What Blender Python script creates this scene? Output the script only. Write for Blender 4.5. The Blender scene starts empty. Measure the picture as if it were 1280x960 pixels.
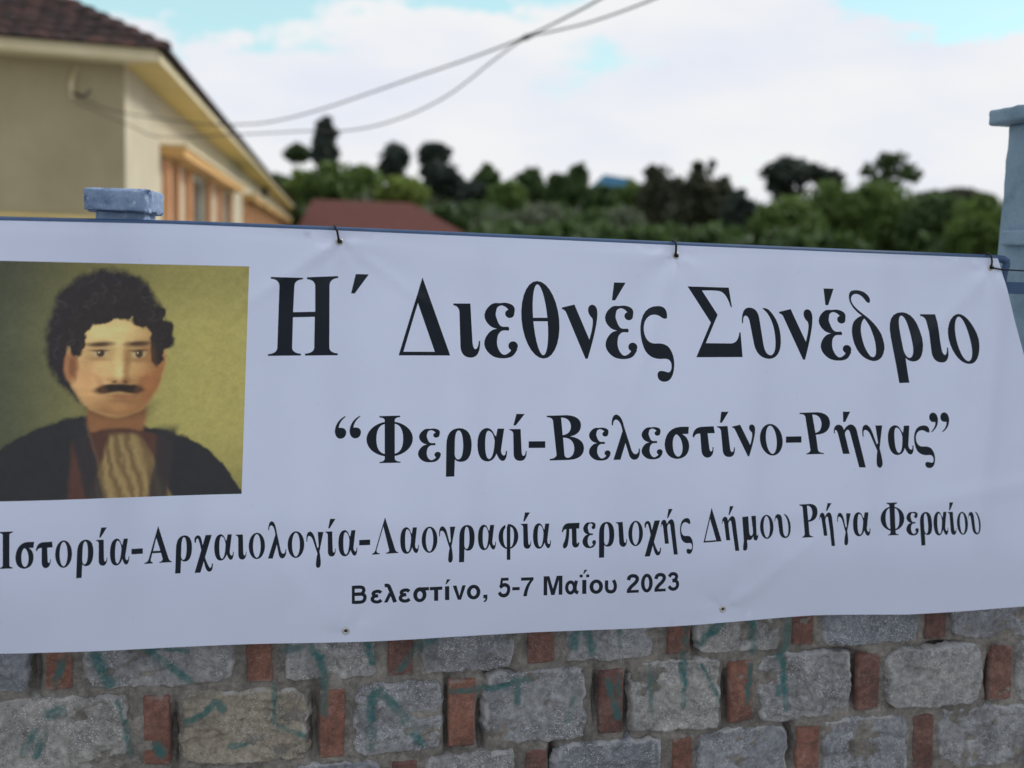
import bpy, bmesh, math, random
import numpy as np
from mathutils import Vector, Matrix
from mathutils.geometry import delaunay_2d_cdt

random.seed(7)
RNG = np.random.default_rng(7)
C = bpy.context.scene.collection
SC = bpy.context.scene
rad = math.radians

# ------------------------------------------------------------------ camera
F = 1300.0                                     # focal length in pixels of a 1280 wide picture
EYE = Vector((0.0, 0.0, 1.6))
ROLL = math.atan(0.0355)
PITCH = math.atan(163.0 / F)
_f = Vector((0, math.cos(PITCH), -math.sin(PITCH)))
_r0 = Vector((1, 0, 0)); _u0 = Vector((0, math.sin(PITCH), math.cos(PITCH)))
_r = _r0 * math.cos(ROLL) + _u0 * math.sin(ROLL)
_u = _u0 * math.cos(ROLL) - _r0 * math.sin(ROLL)
cam = bpy.data.cameras.new('camera')
cam.sensor_width = 36.0
cam.lens = 36.0 * F / 1280.0
cam.clip_start = 0.05
cam.clip_end = 6000
cam.dof.use_dof = True
cam.dof.focus_distance = 2.42
cam.dof.aperture_fstop = 1.75
camo = bpy.data.objects.new('camera', cam)
C.objects.link(camo)
camo.matrix_world = Matrix(((_r.x, _u.x, -_f.x, EYE.x), (_r.y, _u.y, -_f.y, EYE.y), (_r.z, _u.z, -_f.z, EYE.z), (0, 0, 0, 1)))
SC.camera = camo

SC.view_settings.view_transform = 'Standard'
SC.view_settings.look = 'None'
SC.view_settings.exposure = 0.10
SC.view_settings.gamma = 1.0

# ------------------------------------------------------------------ light
SUN_EL, SUN_AZ = rad(38), rad(66)              # azimuth clockwise from +Y (behind the wall, to the right)
sun = bpy.data.lights.new('sun', 'SUN')
sun.energy = 2.2
sun.angle = rad(14)
sun.color = (1.0, 0.95, 0.86)
suno = bpy.data.objects.new('sun', sun)
C.objects.link(suno)
sd = Vector((math.sin(SUN_AZ) * math.cos(SUN_EL), math.cos(SUN_AZ) * math.cos(SUN_EL), math.sin(SUN_EL)))
suno.rotation_euler = sd.to_track_quat('Z', 'Y').to_euler()

def pix_dir(px, py):
    return (_f * F + _r * (px - 640) + _u * (480 - py))

world = bpy.data.worlds.new('World')
SC.world = world
world.use_nodes = True
wn, wl = world.node_tree.nodes, world.node_tree.links
wn.clear()
w_out = wn.new('ShaderNodeOutputWorld'); w_bg = wn.new('ShaderNodeBackground')
w_bg.inputs[1].default_value = 0.1
sky = wn.new('ShaderNodeTexSky')
sky.sky_type = 'NISHITA'
sky.sun_disc = False
sky.sun_elevation = SUN_EL
sky.sun_rotation = SUN_AZ
sky.air_density = 1.0
sky.dust_density = 0.6
sky.ozone_density = 1.5
tc = wn.new('ShaderNodeTexCoord')
def wmath(op, a, b=None, c=None):
    n = wn.new('ShaderNodeMath'); n.operation = op
    for i, v in enumerate((a, b, c)):
        if v is None: continue
        if isinstance(v, (int, float)): n.inputs[i].default_value = v
        else: wl.new(v, n.inputs[i])
    return n.outputs[0]
# broken cloud deck: fractal noise on the direction, flattened towards the horizon
sep = wn.new('ShaderNodeSeparateXYZ'); wl.new(tc.outputs['Generated'], sep.inputs[0])
mp = wn.new('ShaderNodeMapping'); mp.inputs['Scale'].default_value = (1.0, 1.0, 2.6); mp.inputs['Location'].default_value = (3.1, 0.4, 1.7)
wl.new(tc.outputs['Generated'], mp.inputs[0])
nz = wn.new('ShaderNodeTexNoise'); nz.inputs['Scale'].default_value = 2.6; nz.inputs['Detail'].default_value = 7; nz.inputs['Roughness'].default_value = 0.52
nz.inputs['Distortion'].default_value = 0.25
wl.new(mp.outputs[0], nz.inputs['Vector'])
cover = wmath('MULTIPLY_ADD', nz.outputs['Fac'], 1.0, 0.115)
wz = wn.new('ShaderNodeTexNoise'); wz.inputs['Scale'].default_value = 9.0; wz.inputs['Detail'].default_value = 5; wz.inputs['Roughness'].default_value = 0.6
wl.new(mp.outputs[0], wz.inputs['Vector'])
wsub = wn.new('ShaderNodeVectorMath'); wsub.operation = 'SUBTRACT'; wl.new(wz.outputs['Color'], wsub.inputs[0]); wsub.inputs[1].default_value = (0.5, 0.5, 0.5)
wsc = wn.new('ShaderNodeVectorMath'); wsc.operation = 'SCALE'; wsc.inputs['Scale'].default_value = 0.16; wl.new(wsub.outputs[0], wsc.inputs[0])
wad = wn.new('ShaderNodeVectorMath'); wad.operation = 'ADD'; wl.new(tc.outputs['Generated'], wad.inputs[0]); wl.new(wsc.outputs[0], wad.inputs[1])
# openings in the deck where the photograph shows blue (directions in the sky)
for (px, py, rr, amt) in [(225, 5, 0.058, 0.32), (275, -30, 0.065, 0.28), (560, -48, 0.055, 0.36), (430, -50, 0.055, 0.33), (650, -48, 0.05, 0.3), (1130, -30, 0.065, 0.36), (1250, -8, 0.058, 0.36),
                          (905, 178, 0.042, 0.17), (950, 186, 0.036, 0.12), (1160, 152, 0.044, 0.17), (1110, 160, 0.030, 0.12), (775, 62, 0.032, 0.16), (20, -60, 0.09, 0.3)]:
    d = pix_dir(px, py).normalized()
    vm = wn.new('ShaderNodeVectorMath'); vm.operation = 'SUBTRACT'
    wl.new(wad.outputs[0], vm.inputs[0]); vm.inputs[1].default_value = d
    vs = wn.new('ShaderNodeVectorMath'); vs.operation = 'MULTIPLY'
    wl.new(vm.outputs[0], vs.inputs[0]); vs.inputs[1].default_value = (0.8, 0.8, 1.9)
    vl = wn.new('ShaderNodeVectorMath'); vl.operation = 'LENGTH'; wl.new(vs.outputs[0], vl.inputs[0])
    g = wmath('DIVIDE', vl.outputs['Value'], rr * 1.35)
    g = wmath('MULTIPLY', g, g)
    g = wmath('EXPONENT', wmath('MULTIPLY', g, -1.0))
    cover = wmath('SUBTRACT', cover, wmath('MULTIPLY', g, amt))
mr = wn.new('ShaderNodeMapRange'); mr.interpolation_type = 'SMOOTHSTEP'
mr.inputs['From Min'].default_value = 0.37; mr.inputs['From Max'].default_value = 0.53
wl.new(cover, mr.inputs['Value'])
nz2 = wn.new('ShaderNodeTexNoise'); nz2.inputs['Scale'].default_value = 5.0; nz2.inputs['Detail'].default_value = 5
wl.new(mp.outputs[0], nz2.inputs['Vector'])
cr = wn.new('ShaderNodeValToRGB')
cr.color_ramp.elements[0].position = 0.3; cr.color_ramp.elements[0].color = (7.2, 7.6, 8.6, 1)
cr.color_ramp.elements[1].position = 0.6; cr.color_ramp.elements[1].color = (8.35, 8.4, 8.55, 1)
wl.new(nz2.outputs['Fac'], cr.inputs[0])
tint = wn.new('ShaderNodeMixRGB'); tint.blend_type = 'MULTIPLY'; tint.inputs[0].default_value = 1.0
wl.new(sky.outputs[0], tint.inputs[1]); tint.inputs[2].default_value = (1.75, 1.95, 1.5, 1)
veil = wn.new('ShaderNodeMixRGB'); veil.inputs[0].default_value = 0.6
wl.new(tint.outputs[0], veil.inputs[1]); veil.inputs[2].default_value = (5.3, 7.9, 8.6, 1)
mx = wn.new('ShaderNodeMixRGB')
wl.new(mr.outputs[0], mx.inputs[0]); wl.new(veil.outputs[0], mx.inputs[1]); wl.new(cr.outputs[0], mx.inputs[2])
wl.new(mx.outputs[0], w_bg.inputs[0]); wl.new(w_bg.outputs[0], w_out.inputs[0])

# ------------------------------------------------------------------ helpers
def pix_depth(px, py, z):
    d = pix_dir(px, py)
    return EYE + d * (z / F)                    # z = distance along the camera axis
def pix_height(px, py, h):
    d = pix_dir(px, py)
    return EYE + d * ((h - EYE.z) / d.z)
def horizon(px):
    return 317.0 + 0.0355 * (px - 640)

def tag(o, label=None, cat=None, group=None, kind=None):
    if label: o['label'] = label
    if cat: o['category'] = cat
    if group: o['group'] = group
    if kind: o['kind'] = kind
    return o
def thing(name, label, cat, loc=(0, 0, 0), group=None):
    o = bpy.data.objects.new(name, None)
    o.empty_display_size = 0.2
    C.objects.link(o); o.location = loc
    return tag(o, label, cat, group)
def link(name, me, parent=None):
    o = bpy.data.objects.new(name, me); C.objects.link(o)
    if parent is not None:
        o.parent = parent
        root = Vector((0, 0, 0)); p = parent
        while p is not None:
            root += p.location; p = p.parent
        o.location = -root                       # meshes are written in world coordinates
    return o
def mesh(name, verts, faces, mats, parent=None, smooth=False, midx=None):
    me = bpy.data.meshes.new(name)
    me.from_pydata([tuple(v) for v in verts], [], [tuple(int(i) for i in f) for f in faces])
    for m in (mats if isinstance(mats, (list, tuple)) else [mats]): me.materials.append(m)
    if midx is not None: me.polygons.foreach_set('material_index', midx)
    if smooth: me.polygons.foreach_set('use_smooth', [True] * len(me.polygons))
    me.update()
    return link(name, me, parent)

class MB:
    def __init__(s): s.v = []; s.f = []
    def box(s, o, ax, ay, az):
        """corner o and three edge vectors"""
        b = len(s.v); o, ax, ay, az = map(Vector, (o, ax, ay, az))
        for k in (0, 1):
            for (i, j) in ((0, 0), (1, 0), (1, 1), (0, 1)):
                s.v.append(o + ax * i + ay * j + az * k)
        s.f += [(b, b+3, b+2, b+1), (b+4, b+5, b+6, b+7), (b, b+1, b+5, b+4), (b+1, b+2, b+6, b+5), (b+2, b+3, b+7, b+6), (b+3, b, b+4, b+7)]
    def tube(s, pts, r, n=10, closed_ends=True):
        pts = [Vector(p) for p in pts]; b = len(s.v); prev = None
        rs = r if isinstance(r, (list, tuple)) else [r] * len(pts)
        for i, p in enumerate(pts):
            t = (pts[min(i+1, len(pts)-1)] - pts[max(i-1, 0)]).normalized()
            if prev is None:
                a = t.cross(Vector((0, 0, 1)))
                if a.length < 1e-3: a = t.cross(Vector((1, 0, 0)))
            else: a = prev - t * prev.dot(t)
            a.normalize(); prev = a; c = t.cross(a)
            for k in range(n):
                th = 2 * math.pi * k / n
                s.v.append(p + (a * math.cos(th) + c * math.sin(th)) * rs[i])
        for i in range(len(pts) - 1):
            for k in range(n):
                k2 = (k + 1) % n
                s.f.append((b+i*n+k, b+i*n+k2, b+(i+1)*n+k2, b+(i+1)*n+k))
        if closed_ends:
            s.f.append(tuple(b+k for k in range(n))[::-1])
            s.f.append(tuple(b+(len(pts)-1)*n+k for k in range(n)))
    def poly(s, pts):
        b = len(s.v); s.v += [Vector(p) for p in pts]; s.f.append(tuple(range(b, b+len(pts))))
    def prism(s, pts, d):
        b = len(s.v); n = len(pts); d = Vector(d)
        s.v += [Vector(p) for p in pts] + [Vector(p) + d for p in pts]
        s.f.append(tuple(range(b, b+n))[::-1]); s.f.append(tuple(range(b+n, b+2*n)))
        for i in range(n):
            j = (i+1) % n; s.f.append((b+i, b+j, b+n+j, b+n+i))
    def build(s, name, mat, parent=None, smooth=False, bevel=0.0):
        o = mesh(name, s.v, s.f, mat, parent, smooth)
        bm = bmesh.new(); bm.from_mesh(o.data)
        bmesh.ops.recalc_face_normals(bm, faces=bm.faces)
        if bevel: bmesh.ops.bevel(bm, geom=list(bm.edges), offset=bevel, segments=2, profile=0.5, affect='EDGES')
        bm.to_mesh(o.data); bm.free()
        return o

# numpy value noise (fractal), for relief and outlines
def _hash(ix, iy, iz, seed):
    h = (ix.astype(np.int64) * 374761393 + iy.astype(np.int64) * 668265263 + iz.astype(np.int64) * 2147483647 + seed * 1274126177) & 0xffffffff
    h = ((h ^ (h >> 13)) * 1274126177) & 0xffffffff
    h = h ^ (h >> 16)
    return (h & 0xffffff) / float(0xffffff)
def vnoise(x, y, z=0.0, seed=0):
    x, y, z = np.broadcast_arrays(np.asarray(x, float), np.asarray(y, float), np.asarray(z, float))
    ix, iy, iz = np.floor(x), np.floor(y), np.floor(z)
    fx, fy, fz = x-ix, y-iy, z-iz
    fx, fy, fz = [f*f*f*(f*(f*6-15)+10) for f in (fx, fy, fz)]
    r = 0
    for dx in (0, 1):
        for dy in (0, 1):
            for dz in (0, 1):
                w = (fx if dx else 1-fx) * (fy if dy else 1-fy) * (fz if dz else 1-fz)
                r = r + w * _hash(ix+dx, iy+dy, iz+dz, seed)
    return r * 2 - 1
def fbm(x, y, z=0.0, seed=0, octv=4, gain=0.5):
    a, s, r = 1.0, 0.0, 0
    for i in range(octv):
        r = r + a * vnoise(x*2**i, y*2**i, z*2**i, seed+i*17); s += a; a *= gain
    return r / s
def sm(a, b, x):
    t = np.clip((x-a)/(b-a), 0, 1); return t*t*(3-2*t)

# ------------------------------------------------------------------ materials
def nodes_of(name):
    m = bpy.data.materials.new(name); m.use_nodes = True
    nt = m.node_tree; b = nt.nodes['Principled BSDF']
    return m, nt, b
def ramp_noise(nt, scale, stops, detail=6, rough=0.6, vec=None, dist=0.0):
    tcn = nt.nodes.new('ShaderNodeTexCoord')
    n = nt.nodes.new('ShaderNodeTexNoise'); n.inputs['Scale'].default_value = scale; n.inputs['Detail'].default_value = detail
    n.inputs['Roughness'].default_value = rough; n.inputs['Distortion'].default_value = dist
    nt.links.new(vec if vec is not None else tcn.outputs['Object'], n.inputs['Vector'])
    r = nt.nodes.new('ShaderNodeValToRGB')
    els = r.color_ramp.elements
    while len(els) < len(stops): els.new(0.5)
    for e, (p, c) in zip(els, stops): e.position = p; e.color = (*c, 1)
    nt.links.new(n.outputs['Fac'], r.inputs[0])
    return r.outputs[0], n.outputs['Fac']
def add_bump(nt, b, fac, strength, dist):
    bp = nt.nodes.new('ShaderNodeBump'); bp.inputs['Strength'].default_value = strength; bp.inputs['Distance'].default_value = dist
    nt.links.new(fac, bp.inputs['Height']); nt.links.new(bp.outputs[0], b.inputs['Normal'])
    return bp
def simple(name, stops, scale, rough=0.8, bump=0.2, bdist=0.01, metallic=0.0, detail=6):
    m, nt, b = nodes_of(name)
    c, f = ramp_noise(nt, scale, stops, detail)
    nt.links.new(c, b.inputs['Base Color']); b.inputs['Roughness'].default_value = rough; b.inputs['Metallic'].default_value = metallic
    if bump: add_bump(nt, b, f, bump, bdist)
    return m
def mixrgb(nt, fac, a, b_, mode='MIX'):
    n = nt.nodes.new('ShaderNodeMixRGB'); n.blend_type = mode
    for i, v in enumerate((fac, a, b_)):
        if isinstance(v, (int, float)): n.inputs[i].default_value = v
        elif isinstance(v, tuple): n.inputs[i].default_value = (*v, 1)
        else: nt.links.new(v, n.inputs[i])
    return n.outputs[0]
def mth(nt, op, a, b_=None):
    n = nt.nodes.new('ShaderNodeMath'); n.operation = op
    for i, v in enumerate((a, b_)):
        if v is None: continue
        if isinstance(v, (int, float)): n.inputs[i].default_value = v
        else: nt.links.new(v, n.inputs[i])
    return n.outputs[0]
def attr(nt, name):
    a = nt.nodes.new('ShaderNodeAttribute'); a.attribute_name = name; return a

PAINT = (0.014, 0.105, 0.108)
def stone_mat(name, dark, mid, light, speck=1.0, obj_var=True):
    m, nt, b = nodes_of(name)
    geo = nt.nodes.new('ShaderNodeNewGeometry')
    pos = geo.outputs['Position']
    c, f = ramp_noise(nt, 11, [(0.30, dark), (0.52, mid), (0.74, light)], 8, 0.65, vec=pos)
    c2, f2 = ramp_noise(nt, 60, [(0.3, (0.55, 0.55, 0.55)), (0.7, (1.25, 1.25, 1.25))], 5, 0.7, vec=pos)
    c = mixrgb(nt, 1.0, c, c2, 'MULTIPLY')
    if obj_var:
        oi = nt.nodes.new('ShaderNodeObjectInfo')
        r = nt.nodes.new('ShaderNodeValToRGB')
        r.color_ramp.elements[0].color = (0.72, 0.77, 0.86, 1); r.color_ramp.elements[1].color = (1.20, 1.13, 1.02, 1)
        nt.links.new(oi.outputs['Random'], r.inputs[0])
        c = mixrgb(nt, 1.0, c, r.outputs[0], 'MULTIPLY')
    # chisel pecks: small pale dots gathered in patches
    mpn = nt.nodes.new('ShaderNodeMapping'); mpn.inputs['Scale'].default_value = (1, 1, 1.25); mpn.inputs['Rotation'].default_value = (0, 0.5, 0)
    nt.links.new(pos, mpn.inputs[0])
    vo = nt.nodes.new('ShaderNodeTexVoronoi'); vo.inputs['Scale'].default_value = 185; vo.inputs['Randomness'].default_value = 0.8
    nt.links.new(mpn.outputs[0], vo.inputs['Vector'])
    d = nt.nodes.new('ShaderNodeMapRange'); d.inputs['From Min'].default_value = 0.46; d.inputs['From Max'].default_value = 0.22
    nt.links.new(vo.outputs['Distance'], d.inputs['Value'])
    pm, pf = ramp_noise(nt, 13, [(0.42, (0, 0, 0)), (0.54, (1, 1, 1))], 4, 0.6, vec=pos)
    pm2, _ = ramp_noise(nt, 90, [(0.36, (0, 0, 0)), (0.56, (1, 1, 1))], 2, 0.6, vec=pos)
    s = mth(nt, 'MULTIPLY', mth(nt, 'MULTIPLY', d.outputs[0], pm), mth(nt, 'MULTIPLY', pm2, speck*0.62))
    c = mixrgb(nt, s, c, (0.62, 0.65, 0.68))
    # dark veins / cracks
    vm, vf = ramp_noise(nt, 9, [(0.485, (0, 0, 0)), (0.5, (1, 1, 1)), (0.515, (0, 0, 0))], 8, 0.7, vec=pos, dist=0.6)
    c = mixrgb(nt, mth(nt, 'MULTIPLY', vm, 0.45), c, (0.035, 0.036, 0.038))
    rm = attr(nt, 'rim')
    c = mixrgb(nt, rm.outputs['Fac'], c, (0.42, 0.43, 0.44))
    pt = attr(nt, 'paint')
    pn, pnf = ramp_noise(nt, 70, [(0.35, (0.55, 0.55, 0.55)), (0.6, (1, 1, 1))], 4, 0.7, vec=pos)
    c = mixrgb(nt, mth(nt, 'MULTIPLY', pt.outputs['Fac'], pn), c, PAINT)
    nt.links.new(c, b.inputs['Base Color'])
    b.inputs['Roughness'].default_value = 0.85
    h = mth(nt, 'ADD', mth(nt, 'MULTIPLY', f2, 0.6), mth(nt, 'MULTIPLY', s, 0.5))
    add_bump(nt, b, h, 0.4, 0.005)
    return m
M = {}
M['stone'] = stone_mat('wall stone', (0.130, 0.138, 0.152), (0.245, 0.257, 0.280), (0.35, 0.362, 0.38))
M['stone_tan'] = stone_mat('tan wall stone', (0.15, 0.14, 0.12), (0.265, 0.24, 0.195), (0.36, 0.335, 0.28), 0.55, False)
M['mortar'] = stone_mat('mortar', (0.095, 0.091, 0.084), (0.195, 0.187, 0.174), (0.29, 0.278, 0.26), 0.10, False)
M['brick'] = stone_mat('red brick', (0.085, 0.042, 0.034), (0.180, 0.085, 0.066), (0.25, 0.135, 0.108), 0.2)

def vinyl(name, col, trans, rough):
    m, nt, b = nodes_of(name)
    out = nt.nodes['Material Output']
    b.inputs['Roughness'].default_value = rough
    if name == 'black ink': b.inputs['Specular IOR Level'].default_value = 0.28
    if isinstance(col, str):
        a = attr(nt, col); src = a.outputs['Color']
    else:
        src, _ = ramp_noise(nt, 2.2, [(0.3, tuple(c*0.95 for c in col)), (0.7, col)], 4)
        if col[0] > 0.5:                 # dust and small scuffs
            sp, _ = ramp_noise(nt, 55, [(0.70, (0, 0, 0)), (0.76, (1, 1, 1))], 3, 0.7)
            src = mixrgb(nt, mth(nt, 'MULTIPLY', sp, 0.22), src, (0.38, 0.38, 0.42))
            st_, _ = ramp_noise(nt, 1.4, [(0.50, (0, 0, 0)), (0.75, (1, 1, 1))], 7, 0.65, dist=0.8)
            src = mixrgb(nt, mth(nt, 'MULTIPLY', st_, 0.14), src, (0.50, 0.57, 0.80))
    nt.links.new(src, b.inputs['Base Color'])
    # fine woven scrim of the banner fabric
    tcn = nt.nodes.new('ShaderNodeNewGeometry')
    mpn = nt.nodes.new('ShaderNodeMapping'); mpn.inputs['Scale'].default_value = (1.0, 1.0, 1.0)
    nt.links.new(tcn.outputs['Position'], mpn.inputs[0])
    wv = nt.nodes.new('ShaderNodeTexWave'); wv.bands_direction = 'Z'; wv.inputs['Scale'].default_value = 130; wv.inputs['Distortion'].default_value = 0.6
    wv2 = nt.nodes.new('ShaderNodeTexWave'); wv2.bands_direction = 'X'; wv2.inputs['Scale'].default_value = 130; wv2.inputs['Distortion'].default_value = 0.6
    for w in (wv, wv2): nt.links.new(mpn.outputs[0], w.inputs['Vector'])
    add_bump(nt, b, mth(nt, 'ADD', wv.outputs['Fac'], wv2.outputs['Fac']), 0.06, 0.0006)
    if trans:
        tr = nt.nodes.new('ShaderNodeBsdfTranslucent'); nt.links.new(src, tr.inputs['Color'])
        ms = nt.nodes.new('ShaderNodeMixShader'); ms.inputs[0].default_value = trans
        nt.links.new(b.outputs[0], ms.inputs[1]); nt.links.new(tr.outputs[0], ms.inputs[2]); nt.links.new(ms.outputs[0], out.inputs[0])
    return m
M['vinyl'] = vinyl('banner vinyl', (0.70, 0.778, 1.0), 0.24, 0.42)
M['ink'] = vinyl('black ink', (0.007, 0.012, 0.024), 0.0, 0.30)
M['print'] = vinyl('printed picture', 'print', 0.06, 0.42)
M['blue_paint'] = simple('blue steel paint', [(0.3, (0.016, 0.050, 0.125)), (0.7, (0.028, 0.078, 0.18))], 20, 0.45, 0.1, 0.001)
M['black_tie'] = simple('black wire', [(0.3, (0.004, 0.004, 0.006)), (0.7, (0.009, 0.009, 0.012))], 20, 0.85, 0)
M['metal'] = simple('eyelet metal', [(0.3, (0.45, 0.45, 0.43)), (0.7, (0.6, 0.6, 0.58))], 40, 0.3, 0, metallic=0.9)
def plaster(name, a, b_, c_, chips=0.0, scale=14):
    m, nt, b = nodes_of(name)
    geo = nt.nodes.new('ShaderNodeNewGeometry')
    c, f = ramp_noise(nt, scale, [(0.28, a), (0.5, b_), (0.75, c_)], 8, 0.65, vec=geo.outputs['Position'])
    if chips:
        cm, _ = ramp_noise(nt, 75, [(0.60, (0, 0, 0)), (0.66, (1, 1, 1))], 6, 0.7, vec=geo.outputs['Position'])
        c = mixrgb(nt, mth(nt, 'MULTIPLY', cm, chips), c, (0.45, 0.52, 0.60))
    nt.links.new(c, b.inputs['Base Color']); b.inputs['Roughness'].default_value = 0.7
    n2 = nt.nodes.new('ShaderNodeTexNoise'); n2.inputs['Scale'].default_value = 110; n2.inputs['Detail'].default_value = 5
    nt.links.new(geo.outputs['Position'], n2.inputs['Vector'])
    add_bump(nt, b, n2.outputs['Fac'], 0.5, 0.006)
    return m
M['blue_plaster'] = plaster('chipped blue paint on concrete', (0.075, 0.125, 0.235), (0.175, 0.255, 0.41), (0.26, 0.36, 0.53), 0.9, 26)
M['grey_blue_plaster'] = plaster('grey blue pillar paint', (0.095, 0.175, 0.245), (0.165, 0.26, 0.345), (0.21, 0.315, 0.41), 0.05, 9)
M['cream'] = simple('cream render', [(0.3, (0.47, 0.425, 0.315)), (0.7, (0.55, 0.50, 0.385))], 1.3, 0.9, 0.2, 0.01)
M['cream_shaded'] = simple('shade darkened cream render', [(0.3, (0.31, 0.27, 0.165)), (0.7, (0.385, 0.335, 0.215))], 1.3, 0.9, 0.2, 0.01)  # darker version of the side wall's cream: the front's shade is put into its colour
M['cream_yellow'] = simple('yellow painted soffit', [(0.3, (0.62, 0.47, 0.17)), (0.7, (0.72, 0.57, 0.24))], 1.6, 0.8, 0.1, 0.01)
M['trim_cream'] = simple('pale cream trim', [(0.3, (0.62, 0.54, 0.34)), (0.7, (0.74, 0.66, 0.45))], 2.0, 0.8, 0.1, 0.01)
M['peach'] = simple('peach trim paint', [(0.3, (0.60, 0.30, 0.15)), (0.7, (0.72, 0.40, 0.22))], 3.0, 0.8, 0.1, 0.01)
M['ochre'] = simple('ochre cornice paint', [(0.3, (0.58, 0.34, 0.12)), (0.7, (0.68, 0.42, 0.17))], 3.0, 0.8, 0.1, 0.01)
M['white_frame'] = simple('white window frame', [(0.3, (0.62, 0.62, 0.58)), (0.7, (0.75, 0.75, 0.72))], 4.0, 0.6, 0)
m_, nt_, b_ = nodes_of('window glass'); b_.inputs['Base Color'].default_value = (0.05, 0.065, 0.07, 1); b_.inputs['Roughness'].default_value = 0.08
M['glass'] = m_
def tile_mat(name, a, b_, c_):
    m, nt, b = nodes_of(name)
    geo = nt.nodes.new('ShaderNodeNewGeometry'); oi = nt.nodes.new('ShaderNodeObjectInfo')
    c, f = ramp_noise(nt, 5, [(0.3, a), (0.5, b_), (0.72, c_)], 6, 0.6, vec=geo.outputs['Position'])
    r = nt.nodes.new('ShaderNodeValToRGB'); r.color_ramp.elements[0].color = (0.6, 0.62, 0.66, 1); r.color_ramp.elements[1].color = (1.25, 1.15, 1.1, 1)
    nt.links.new(oi.outputs['Random'], r.inputs[0])
    nt.links.new(mixrgb(nt, 1.0, c, r.outputs[0], 'MULTIPLY'), b.inputs['Base Color']); b.inputs['Roughness'].default_value = 0.85
    return m
M['tile'] = tile_mat('weathered clay tile', (0.022, 0.021, 0.024), (0.060, 0.038, 0.036), (0.16, 0.075, 0.065))
M['far_tile'] = tile_mat('red clay tile', (0.085, 0.036, 0.032), (0.12, 0.048, 0.042), (0.15, 0.062, 0.052))
M['dark'] = simple('dark fitting', [(0.3, (0.02, 0.02, 0.02)), (0.7, (0.035, 0.035, 0.035))], 5, 0.6, 0)
M['blue_roof'] = simple('blue sheet roof', [(0.3, (0.06, 0.22, 0.40)), (0.7, (0.09, 0.30, 0.50))], 0.5, 0.6, 0)
M['asphalt'] = simple('pale bounce roadway', [(0.3, (0.22, 0.215, 0.205)), (0.7, (0.30, 0.29, 0.275))], 30, 0.9, 0.4, 0.01)  # unseen road surface, made pale to bounce light onto banner and wall
M['paving'] = simple('pavement concrete', [(0.3, (0.27, 0.265, 0.25)), (0.7, (0.36, 0.35, 0.33))], 6, 0.9, 0.3, 0.01)
M['earth'] = simple('dry grass and earth', [(0.3, (0.040, 0.060, 0.022)), (0.55, (0.060, 0.080, 0.030)), (0.75, (0.09, 0.090, 0.045))], 0.35, 0.95, 0.3, 0.05)
M['bark'] = simple('bark', [(0.3, (0.05, 0.038, 0.028)), (0.7, (0.11, 0.085, 0.065))], 8, 0.9, 0.5, 0.02)
def leaf_mat(name, a, b_):
    m, nt, b = nodes_of(name)
    t = attr(nt, 'tint')
    c = mixrgb(nt, t.outputs['Fac'], a, b_)
    nt.links.new(c, b.inputs['Base Color']); b.inputs['Roughness'].default_value = 0.65
    tr = nt.nodes.new('ShaderNodeBsdfTranslucent'); nt.links.new(c, tr.inputs['Color'])
    ms = nt.nodes.new('ShaderNodeMixShader'); ms.inputs[0].default_value = 0.25
    out = nt.nodes['Material Output']
    nt.links.new(b.outputs[0], ms.inputs[1]); nt.links.new(tr.outputs[0], ms.inputs[2]); nt.links.new(ms.outputs[0], out.inputs[0])
    return m
M['leaf_dark'] = leaf_mat('dark pine foliage', (0.022, 0.035, 0.030), (0.050, 0.076, 0.058))
M['leaf_pine'] = leaf_mat('brown green pine foliage', (0.030, 0.038, 0.022), (0.078, 0.086, 0.046))
M['leaf_green'] = leaf_mat('fresh green foliage', (0.055, 0.100, 0.022), (0.155, 0.245, 0.055))
M['leaf_mid'] = leaf_mat('mid green foliage', (0.034, 0.068, 0.020), (0.090, 0.155, 0.045))
M['leaf_olive'] = leaf_mat('grey olive foliage', (0.080, 0.105, 0.068), (0.195, 0.235, 0.150))
M['leaf_bright'] = leaf_mat('yellow green foliage', (0.105, 0.160, 0.030), (0.245, 0.340, 0.075))

# ------------------------------------------------------------------ wall frame of reference
_w = pix_dir(6683, horizon(6683)); UD = Vector((_w.x, _w.y, 0)).normalized()      # along the wall, to the right
ND = Vector((UD.y, -UD.x, 0))                                                  # out of the wall, towards the street
_c = pix_depth(640, 545, 2.41)
P0 = Vector((_c.x, _c.y, 0))
def on_plane(px, py, off=0.0):
    """pixel ray met with the vertical plane off metres in front (+) of the banner plane -> (u, z)"""
    d = pix_dir(px, py); o = P0 + ND * off
    t = (o - EYE).dot(ND) / d.dot(ND)
    p = EYE + d * t
    return ((p - P0).dot(UD), p.z)
def W(u, z, off=0.0):
    p = P0 + UD * u + ND * off
    return Vector((p.x, p.y, z))
# vectorised pixel -> plane
def on_plane_np(x, y, off=0.0):
    x = np.asarray(x, float); y = np.asarray(y, float)
    d = np.stack([_f[i] * F + _r[i] * (x - 640) + _u[i] * (480 - y) for i in range(3)], -1)
    o = P0 + ND * off
    t = (o - EYE).dot(ND) / (d @ np.array(ND))
    p = np.array(EYE) + d * t[..., None]
    return (p - np.array(P0)) @ np.array(UD), p[..., 2]
def W_np(u, z, off):
    p = np.array(P0) + np.multiply.outer(u, np.array(UD)) + np.multiply.outer(np.broadcast_to(off, u.shape), np.array(ND)) if np.ndim(off) == 0 else np.array(P0) + u[..., None] * np.array(UD) + off[..., None] * np.array(ND)
    p = np.array(p); p[..., 2] = z
    return p

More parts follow.
